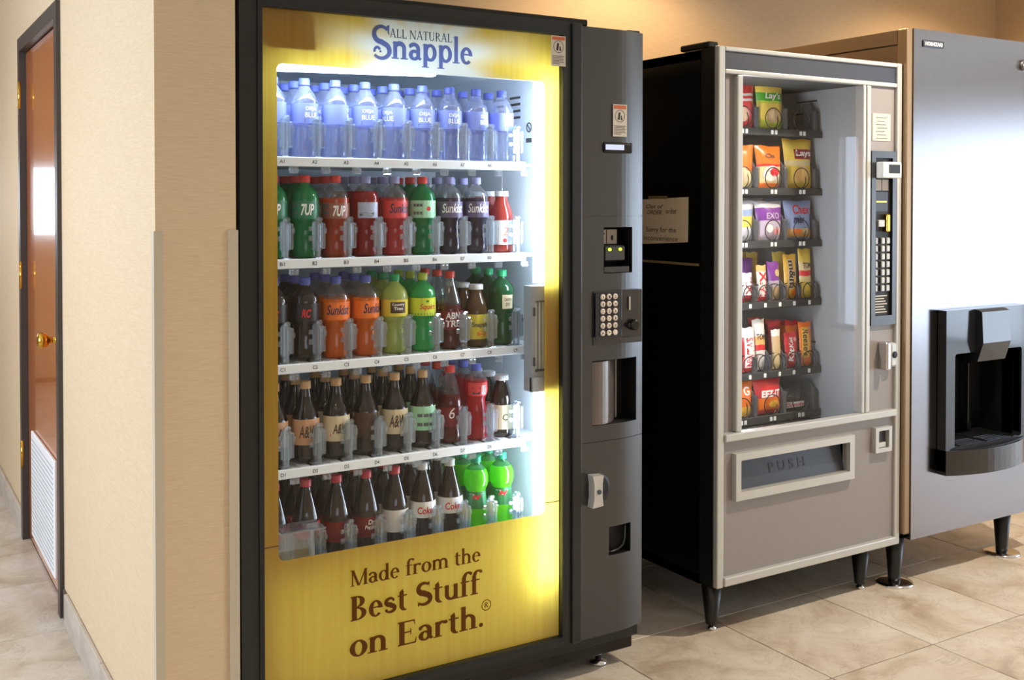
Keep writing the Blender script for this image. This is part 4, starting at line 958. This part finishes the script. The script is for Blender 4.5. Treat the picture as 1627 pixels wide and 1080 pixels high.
# ---------------------------------------------------------------- snacks
def bag_mesh(name, w_, h_, t_, mats, bands, crimp=.09, seed=0, nx=12, nz=18):
    """pillow bag standing on its lower seal; bands=[(top fraction, material index)]"""
    rnd = random.Random(seed); ph = [rnd.uniform(0, 6) for _ in range(6)]
    m = MB(); V = []
    for side in (-1, 1):
        for j in range(nz + 1):
            v_ = j / nz; e = min(v_ / crimp, (1 - v_) / crimp, 1); e = math.sin(max(0, e) * math.pi / 2)
            body = math.sin(math.pi * min(1, max(0, (v_ - crimp * .4) / (1 - crimp * .8)))) ** .5
            for i in range(nx + 1):
                u = i / nx * 2 - 1; th = t_ / 2 * (1 - abs(u) ** 2.6) ** .6 * body
                wr = .04 * t_ * (math.sin(9 * v_ + ph[0] + 3 * u) + math.sin(14 * u + ph[1] + 5 * v_)) * (1 - abs(u))
                ww = w_ / 2 * (1 - .10 * body * (1 - .3 * math.cos(2 * math.pi * v_)))
                zz = h_ * v_ + .012 * h_ * math.sin(5 * u + ph[2]) * v_
                V.append((u * ww, side * (th + wr * body) + .05 * t_ * math.sin(3 * u + ph[3]) * v_, zz))
    n1 = (nx + 1) * (nz + 1)
    for side in (0, 1):
        for j in range(nz):
            fr_ = (j + .5) / nz; mi = 0
            for top_, k_ in bands:
                if fr_ <= top_: mi = k_; break
            for i in range(nx):
                a = side * n1 + j * (nx + 1) + i; q = (a, a + 1, a + nx + 2, a + nx + 1)
                m.f.append(q if side == 0 else tuple(reversed(q))); m.m.append(mi); m.smooth.append(True)
    m.v = V
    return m.mesh(name, mats), V[:n1]
def snack(name, x, z, w_, h_, t_, mats, bands, label, group, texts=(), y=2.76, lean=.06, rz=0, crimp=.09, seed=0, cat='snack bag'):
    if w_ > .1: w_ *= 1.18
    x += .015
    me, V = bag_mesh(name, w_, h_, t_, mats, bands, crimp, seed)
    o = bpy.data.objects.new(name, me); COL.objects.link(o); o.location = (x, y, z + .004); o.rotation_euler = (-lean, 0, rz); tag(o, label, cat, group)
    for t_i, (tx, cx, cz, wd, ht, mt, kw, rot) in enumerate(texts):
        vf = tx if isinstance(tx, tuple) else sans(tx, *kw); v = vf[0]; xa = min(p[0] for p in v); xb = max(p[0] for p in v); ya = min(p[1] for p in v); yb = max(p[1] for p in v); out = []
        for p in v:
            px = (p[0] - xa) / (xb - xa) - .5; pz = (p[1] - ya) / (yb - ya) - .5; px *= wd; pz *= ht
            if rot: px, pz = -pz if rot > 0 else pz, px if rot > 0 else -px
            px += cx; pz += cz
            u = max(-.95, min(.95, px / (w_ / 2 * .92))); v_ = max(.02, min(.98, pz / h_)); i = (u + 1) / 2 * 12; j = v_ * 18; i0, j0 = min(11, int(i)), min(17, int(j))
            yy = 0
            for di in (0, 1):
                for dj in (0, 1):
                    q = V[(j0 + dj) * 13 + i0 + di]; yy += q[1] * (i - i0 if di else 1 - i + i0) * (j - j0 if dj else 1 - j + j0)
            out.append((px, yy - .0014 - .0007 * t_i, pz))
        c = MB().add(out, vf[1]).build('bag_print', mt); c.parent = o
    return o
for n_, c_ in (('b_red', (212, 40, 48)), ('b_yellow', (232, 202, 86)), ('b_lime', (190, 200, 60)), ('b_cream', (224, 204, 150)), ('b_orange', (238, 120, 34)), ('b_green', (70, 170, 40)), ('b_silver', (196, 196, 204)), ('b_purple', (124, 52, 150)), ('b_lilac', (190, 176, 196)), ('b_blue', (142, 160, 200)), ('b_gold', (238, 186, 60)), ('b_brown', (96, 60, 36)), ('b_white', (236, 232, 226)), ('b_pink', (232, 150, 150)), ('b_chip', (222, 176, 104)), ('b_clear', (150, 150, 156)), ('b_dkred', (150, 26, 40)), ('b_tan', (206, 176, 130)), ('b_skin', (230, 190, 150))):
    mat(n_, c_, .28, coat=.3, bump=(60, .25, (1, 1, 1)))
def disc(n=20):
    v = [(.5, .5)] + [(.5 + .5 * r / 3 * math.cos(2 * math.pi * k / n), .5 + .5 * r / 3 * math.sin(2 * math.pi * k / n)) for r in (1, 2, 3) for k in range(n)]
    f = [(0, 1 + k, 1 + (k + 1) % n) for k in range(n)] + [(1 + r * n + k, 1 + r * n + n + k, 1 + r * n + n + (k + 1) % n, 1 + r * n + (k + 1) % n) for r in (0, 1) for k in range(n)]
    return v, f
def sq(n=8): return ([(i / n, j / n) for j in range(n + 1) for i in range(n + 1)], [(j * (n + 1) + i, j * (n + 1) + i + 1, (j + 1) * (n + 1) + i + 1, (j + 1) * (n + 1) + i) for j in range(n) for i in range(n)])
G1 = 'snacks on the first tray'; Gs = ['snacks on the %s tray' % x for x in ('first', 'second', 'third', 'fourth', 'fifth', 'sixth')]
def wide_y(d): return 2.775 + .045 * d
WIDER = 1.13
S = snack
S('chip_bag', 2.600, TZ[0], .115, .165, .04, ['b_red', 'b_white'], [(.55, 0), (.62, 1), (.66, 0), (.74, 1), (1, 0)], 'red chip bag beside the stile on the first snack tray', Gs[0], seed=1, texts=[(disc(), 0, .045, .05, .05, 'b_skin', None, 0)])
S('chip_bag', 2.738, TZ[0], .118, .175, .045, ['b_lime', 'b_green', 'b_yellow'], [(.14, 0), (.5, 2), (.56, 0), (.74, 1), (1, 2)], 'yellow and green chip bag on the first snack tray', Gs[0], seed=2, texts=[(disc(), 0, .045, .06, .05, 'b_tan', None, 0), ("Lay's", 0, .113, .075, .03, 'p_white', (.02, .2), 0)])
for d_ in (1, 2): S('chip_bag', 2.735, TZ[0], .118, .178, .035, ['b_lime', 'b_yellow'], [(.5, 0), (1, 1)], 'yellow-green chip bag %s behind the front one, first snack tray' % ('directly', 'second')[d_ - 1], Gs[0], y=wide_y(d_) + .03, seed=3 + d_)
S('chip_bag', 2.597, TZ[1], .118, .15, .04, ['b_orange', 'b_cream'], [(.4, 1), (1, 0)], 'orange chip bag beside the stile on the second snack tray', Gs[1], seed=6, texts=[(disc(), 0, .045, .05, .05, 'b_skin', None, 0)])
S('chip_bag', 2.735, TZ[1], .122, .15, .045, ['b_orange', 'b_red', 'b_cream'], [(.12, 0), (.5, 2), (.58, 1), (.8, 0), (1, 0)], 'orange chip bag with pictured chips, middle of the second snack tray', Gs[1], seed=7, rz=.1, texts=[(disc(), -.005, .05, .085, .055, 'b_white', None, 0), (disc(), .01, .055, .05, .03, 'b_red', None, 0), ('Os', -.01, .113, .05, .016, 'p_brown', (.02, .1), 0)])
for d_ in (1, 2): S('chip_bag', 2.735, TZ[1], .12, .158, .035, ['b_cream', 'b_gold'], [(.8, 0), (1, 0)], 'cream chip bag %s behind the orange one, second snack tray' % ('directly', 'second')[d_ - 1], Gs[1], y=wide_y(d_) + .03, seed=8 + d_)
S('chip_bag', 2.880, TZ[1], .126, .178, .045, ['b_yellow', 'b_gold', 'b_cream'], [(.08, 1), (.42, 0), (.55, 2), (.93, 0), (1, 1)], 'yellow potato chip bag with red banner on the second snack tray', Gs[1], seed=11, texts=[(sq(), .012, .122, .088, .036, 'b_dkred', None, 0), ("Lays", .012, .123, .078, .030, 'p_white', (.03, .1), 0), (disc(), 0, .05, .07, .055, 'b_chip', None, 0)])
S('cookie_bag', 2.600, TZ[2], .115, .14, .04, ['b_silver', 'b_blue', 'b_yellow'], [(.35, 0), (.6, 2), (.8, 1), (1, 0)], 'silver and blue snack bag beside the stile on the third tray', Gs[2], seed=12)
S('cookie_bag', 2.738, TZ[2], .115, .138, .045, ['b_silver', 'b_purple', 'b_lilac'], [(.5, 2), (.68, 1), (.86, 1), (1, 0)], 'silver and purple cookie bag on the third snack tray', Gs[2], seed=13, texts=[('TEXAS'[:0] or 'EXO', .0, .086, .06, .022, 'b_lilac', (.02, .1), 0), (disc(), .02, .03, .035, .025, 'b_pink', None, 0), (disc(), -.015, .042, .035, .03, 'b_white', None, 0)])
S('cookie_bag', 2.735, TZ[2], .115, .15, .035, ['b_silver'], [(1, 0)], 'silver cookie bag directly behind the purple one, third snack tray', Gs[2], y=wide_y(1) + .03, seed=14)
S('snack_mix_bag', 2.880, TZ[2], .122, .14, .045, ['b_blue', 'b_white', 'b_chip'], [(.06, 0), (.3, 2), (.36, 0), (1, 0)], 'pale blue snack mix bag with red lettering on the third tray', Gs[2], seed=15, texts=[('Chex', .005, .108, .085, .034, 'p_red', (.02, .1), 0), ('mix', -.012, .072, .055, .028, 'p_navy', (.03, .1), 0), (disc(), -.02, .028, .04, .02, 'b_orange', None, 0), (disc(), .025, .03, .035, .02, 'b_cream', None, 0)])
for d_ in (1, 2): S('snack_mix_bag', 2.878, TZ[2], .12, .15, .035, ['b_blue', 'b_orange'], [(.9, 0), (1, 1 if d_ == 2 else 0)], 'pale blue snack mix bag %s behind the front one, third tray' % ('directly', 'second')[d_ - 1], Gs[2], y=wide_y(d_) + .03, seed=15 + d_)
# fourth tray: narrow lanes
def Y4(d): return 2.756 + .03 * d
S('candy_bar', 2.632, TZ[3], .05, .10, .022, ['b_white', 'b_dkred'], [(.2, 1), (1, 0)], 'white and dark red candy bar beside the stile, fourth tray', Gs[3], y=Y4(0), seed=20, cat='candy', texts=[('TWIX'[:0] or 'IXL', 0, .05, .07, .03, 'b_dkred', (.03, 0), 1)])
S('candy_bar', 2.700, TZ[3], .048, .125, .022, ['b_white', 'b_chip', 'b_red'], [(.1, 2), (.85, 0), (1, 1)], 'white candy bar with red lettering on the fourth snack tray', Gs[3], y=Y4(0), seed=21, cat='candy', texts=[('XIVIAL'[:4], 0, .06, .09, .03, 'p_red', (.03, 0), -1)])
S('candy_pouch', 2.768, TZ[3], .062, .135, .028, ['b_purple', 'b_lilac', 'b_tan'], [(.32, 2), (.5, 1), (1, 0)], 'purple candy pouch with pale swirls in front on the fourth tray', Gs[3], y=Y4(0) + .01, seed=22, cat='candy', texts=[(disc(), .01, .095, .026, .026, 'b_tan', None, 0)])
for d_ in (1, 2): S('candy_pouch', 2.70 - .01 * d_, TZ[3], .066, .148, .026, ['b_purple', 'b_lilac'], [(.3, 1), (1, 0)], 'purple candy pouch %s the white bar, fourth snack tray' % ('just behind', 'further behind')[d_ - 1], Gs[3], y=Y4(d_) + .035, seed=22 + d_, cat='candy')
S('candy_pouch', 2.845, TZ[3], .066, .16, .03, ['b_gold', 'b_brown'], [(1, 0)], 'golden yellow candy pouch with dark vertical lettering, fourth tray', Gs[3], y=Y4(0) + .005, seed=25, cat='candy', texts=[('m&m', -.002, .088, .105, .034, 'p_white', (.06, 0), -1), ('m&m', -.002, .088, .10, .03, 'lb_brown', (.03, 0), -1), (disc(), .012, .022, .03, .026, 'b_orange', None, 0)])
S('candy_pouch', 2.84, TZ[3], .066, .168, .028, ['b_yellow'], [(1, 0)], 'pale yellow pouch behind the golden candy pouch, fourth tray', Gs[3], y=Y4(1) + .02, seed=26, cat='candy')
S('nut_pouch', 2.921, TZ[3], .064, .178, .03, ['b_yellow', 'b_red', 'b_cream'], [(.36, 0), (.42, 2), (.58, 1), (.72, 2), (1, 0)], 'tall yellow nut pouch with red band on the fourth tray', Gs[3], y=Y4(0) + .005, seed=27, cat='snack bag', texts=[('TOM', 0, .118, .04, .02, 'p_brown', (.02, .1), 0)])
for d_ in (1, 2): S('candy_pouch', 2.645 + .065 * d_, TZ[3], .06, .165, .02, ['b_gold', 'b_yellow'], [(.9, 0), (1, 1)], 'golden pouch at the back of the fourth tray, %s' % ('beside the stile', 'behind the purple pouches')[d_ - 1], Gs[3], y=Y4(4), seed=28 + d_, cat='candy')
# fifth tray
S('candy_box', 2.640, TZ[4], .062, .155, .03, ['b_white', 'b_red'], [(.08, 1), (.78, 1), (1, 0)], 'white and red candy box beside the stile on the fifth tray', Gs[4], y=Y4(0), seed=30, cat='candy', texts=[(sq(), -.004, .075, .04, .12, 'b_white', None, 0), ('MIKES'[:0] or 'NWTWS', -.004, .07, .1, .03, 'p_red', (.03, 0), 1)])
S('nut_pouch', 2.703, TZ[4], .06, .18, .03, ['b_white', 'b_red', 'b_chip'], [(.38, 0), (.5, 1), (.66, 2), (1, 0)], 'tall white nut pouch with red band on the fifth tray', Gs[4], y=Y4(0) + .012, seed=31, texts=[('TOM', 0, .118, .04, .02, 'p_brown', (.02, .1), 0)])
S('granola_bar', 2.774, TZ[4], .044, .14, .022, ['b_tan', 'b_cream', 'b_white'], [(.4, 1), (.85, 0), (1, 2)], 'slim beige granola bar on the fifth snack tray', Gs[4], y=Y4(0), seed=32, cat='snack bar')
S('candy_bar', 2.845, TZ[4], .066, .125, .025, ['b_red', 'b_dkred'], [(1, 0)], 'red candy bar with white vertical lettering on the fifth tray', Gs[4], y=Y4(0), seed=33, cat='candy', texts=[('Kit', -.008, .045, .05, .026, 'p_white', (.03, .2), 1), ('Kat', -.008, .09, .04, .02, 'p_white', (.02, .2), 1), (disc(), .014, .1, .016, .016, 'b_pink', None, 0)])
S('candy_bar', 2.921, TZ[4], .066, .158, .025, ['b_orange', 'b_red'], [(1, 0)], 'orange candy bar with yellow lettering on the fifth tray', Gs[4], y=Y4(0), seed=34, cat='candy', texts=[(sq(), -.008, .085, .034, .11, 'b_gold', None, 0), ("Reese's", -.008, .085, .1, .026, 'p_brown', (.02, .2), -1), (disc(), .016, .135, .014, .014, 'b_pink', None, 0)])
for d_ in (1, 2, 3): S('candy_bar', 2.918 - .016 * d_, TZ[4], .066, .16, .02, ['b_orange', 'b_red'], [(.9, 0), (1, 1)], 'orange candy bar, %s behind the front one, fifth tray' % ORD[d_ - 1], Gs[4], y=Y4(d_) + .015, seed=34 + d_, cat='candy')
for d_ in (1, 2, 3): S('candy_bar', 2.835 - .018 * d_, TZ[4], .066, .155 + .006 * d_, .02, ['b_dkred', 'b_red'], [(.9, 0), (1, 1)], 'dark red candy bar, %s behind the red one, fifth tray' % ORD[d_ - 1], Gs[4], y=Y4(d_) + .02, seed=38 + d_, cat='candy')
# sixth tray
S('cracker_bag', 2.600, TZ[5], .11, .125, .04, ['b_orange', 'b_gold'], [(.3, 1), (1, 0)], 'orange cracker bag beside the stile on the lowest snack tray', Gs[5], seed=45, texts=[('G', .02, .09, .03, .03, 'p_white', (.02, 0), 0)])
S('cracker_bag', 2.735, TZ[5], .118, .13, .045, ['b_red', 'b_orange', 'b_white'], [(.1, 0), (.46, 1), (.5, 0), (1, 0)], 'red cracker bag with white lettering on the lowest snack tray', Gs[5], seed=46, texts=[('EEZ-IT', 0, .072, .09, .024, 'p_white', (.04, .1), 0), (disc(), .01, .035, .05, .026, 'b_gold', None, 0)])
dn = empty('donut_pack', (2.880, 2.79, TZ[5])); tag(dn, 'clear pack of dark chocolate donuts on the lowest snack tray', 'donut pack', Gs[5])
for k in range(3):
    c = Vector((2.845 + .034 * k, 2.79, TZ[5] + .032)); pts = []
    v = []; f = []
    for i in range(16):
        a = 2 * math.pi * i / 16
        for j in range(8):
            b = 2 * math.pi * j / 8; r_ = .018 + .010 * math.cos(b); v.append((c.x + r_ * math.cos(a), c.y + r_ * math.sin(a), c.z + .012 * math.sin(b)))
    for i in range(16):
        for j in range(8): f.append((i * 8 + j, ((i + 1) % 16) * 8 + j, ((i + 1) % 16) * 8 + (j + 1) % 8, i * 8 + (j + 1) % 8))
    MB().add(v, f, 0, True).build('donut', 'b_brown', dn)
me, V = bag_mesh('wrapper', .125, .082, .07, ['clear_plastic'], [(1, 0)], seed=50)
o = bpy.data.objects.new('wrapper', me); COL.objects.link(o); o.parent = dn; o.location = (0, 0, .006)
MB().box(2.825, 2.925, 2.752, 2.7525, TZ[5] + .014, TZ[5] + .034).build('pack_band', 'b_white', dn)
text_front('pack_lettering', sans('Donuts', .02, .2), 2.83, 2.92, TZ[5] + .018, 2.7515, .018, 'p_red', dn)

# ================================================================ ice machine
IX0, IX1, IY = 3.165, 3.95, 2.50
ic = empty('ice_machine', (3.5, 2.9, 0)); tag(ic, 'tall stainless steel ice dispenser with black dispensing niche', 'ice machine')
m = MB().box(IX0 + .005, IX1, 2.56, 3.45, .17, 1.985)
# body hollow where the niche sits
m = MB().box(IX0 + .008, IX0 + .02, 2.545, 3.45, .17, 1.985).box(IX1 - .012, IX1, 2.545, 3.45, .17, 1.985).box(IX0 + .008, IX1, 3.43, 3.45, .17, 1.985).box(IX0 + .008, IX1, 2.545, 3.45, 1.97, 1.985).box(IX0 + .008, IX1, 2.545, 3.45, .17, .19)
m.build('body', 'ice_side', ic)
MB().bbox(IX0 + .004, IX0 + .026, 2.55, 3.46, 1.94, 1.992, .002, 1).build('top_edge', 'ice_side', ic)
NO = (3.385, 3.785, .485, .825)
MB().frame((IX0 + .030, IX1, .168, 1.994), NO, IY, 2.545).build('front_panel', 'steel', ic)
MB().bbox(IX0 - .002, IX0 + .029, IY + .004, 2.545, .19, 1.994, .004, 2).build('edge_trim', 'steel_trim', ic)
MB().box(IX0 - .003, IX0 + .006, 2.546, 2.60, .17, 1.86).build('side_gasket', 'navy_band', ic)
np_ = MB().bbox(3.242, 3.352, IY - .004, IY, 1.932, 1.957, .004, 2).build('nameplate', 'navy_band', ic)
text_front('nameplate_lettering', sans('HOSHIZAKI', .02), 3.252, 3.345, 1.9385, IY - .0046, .018, 'p_white', np_)
MB().lathe([(.022, 0), (.022, -.016), (.018, -.02)], 20, (3.838, IY, 1.905), 'Y').build('panel_lock', 'chrome', ic)
ds = MB().frame((3.335, 3.822, .40, .985), NO, IY - .038, IY - .002, rad=.012).build('dispenser_surround', 'dispenser_black', ic)
m = MB(); m.box(NO[0], NO[1], 2.66, 2.67, NO[2], NO[3]).box(NO[0] - .006, NO[0], IY - .03, 2.67, NO[2], NO[3]).box(NO[1], NO[1] + .006, IY - .03, 2.67, NO[2], NO[3]).box(NO[0], NO[1], IY - .03, 2.67, NO[3], NO[3] + .006).box(NO[0], NO[1], IY - .03, 2.67, NO[2] - .012, NO[2] - .006)
m.build('niche', 'dispenser_black', ds)
for x in (NO[0] + .09, NO[1] - .09): MB().bbox(x - .012, x + .012, 2.62, 2.66, NO[2], NO[3], .006, 2).build('niche_rib', 'dispenser_black', ds)
sp = [(2.456, .982), (2.434, .974), (2.428, .86), (2.452, .79), (2.51, .775), (2.54, .80), (2.54, .982)]
MB().prism(sp, 3.50, 3.665, 'X').build('ice_chute', 'dispenser_black', ds)
lip = []
for k in range(15):
    t = k / 14; lip.append((3.335 + .487 * t, IY - .04 - .052 * math.sin(math.pi * t) ** .8))
MB().prism(lip + [(3.822, IY - .002), (3.335, IY - .002)], .388, .478, 'Z').build('tray_lip', 'dispenser_black', ds)
tr_ = MB().prism([(x, y + .012) for x, y in lip] + [(3.80, 2.64), (3.36, 2.64)], .474, .480, 'Z').build('drip_tray', 'dark_recess', ds)
for k in range(11): MB().box(3.40 + .0 * k, 3.77, 2.47 + k * .016, 2.476 + k * .016, .480, .486).build('grille_bar', 'coil_wire', tr_)
for k in range(3): MB().box(3.42 + k * .16, 3.426 + k * .16, 2.465, 2.64, .480, .4875).build('grille_bar', 'coil_wire', tr_)
for x, y in ((3.180, 2.558), (3.812, 2.558), (3.21, 3.36), (3.812, 3.36)): leg(ic, x, y, .172, .034, .022, True)
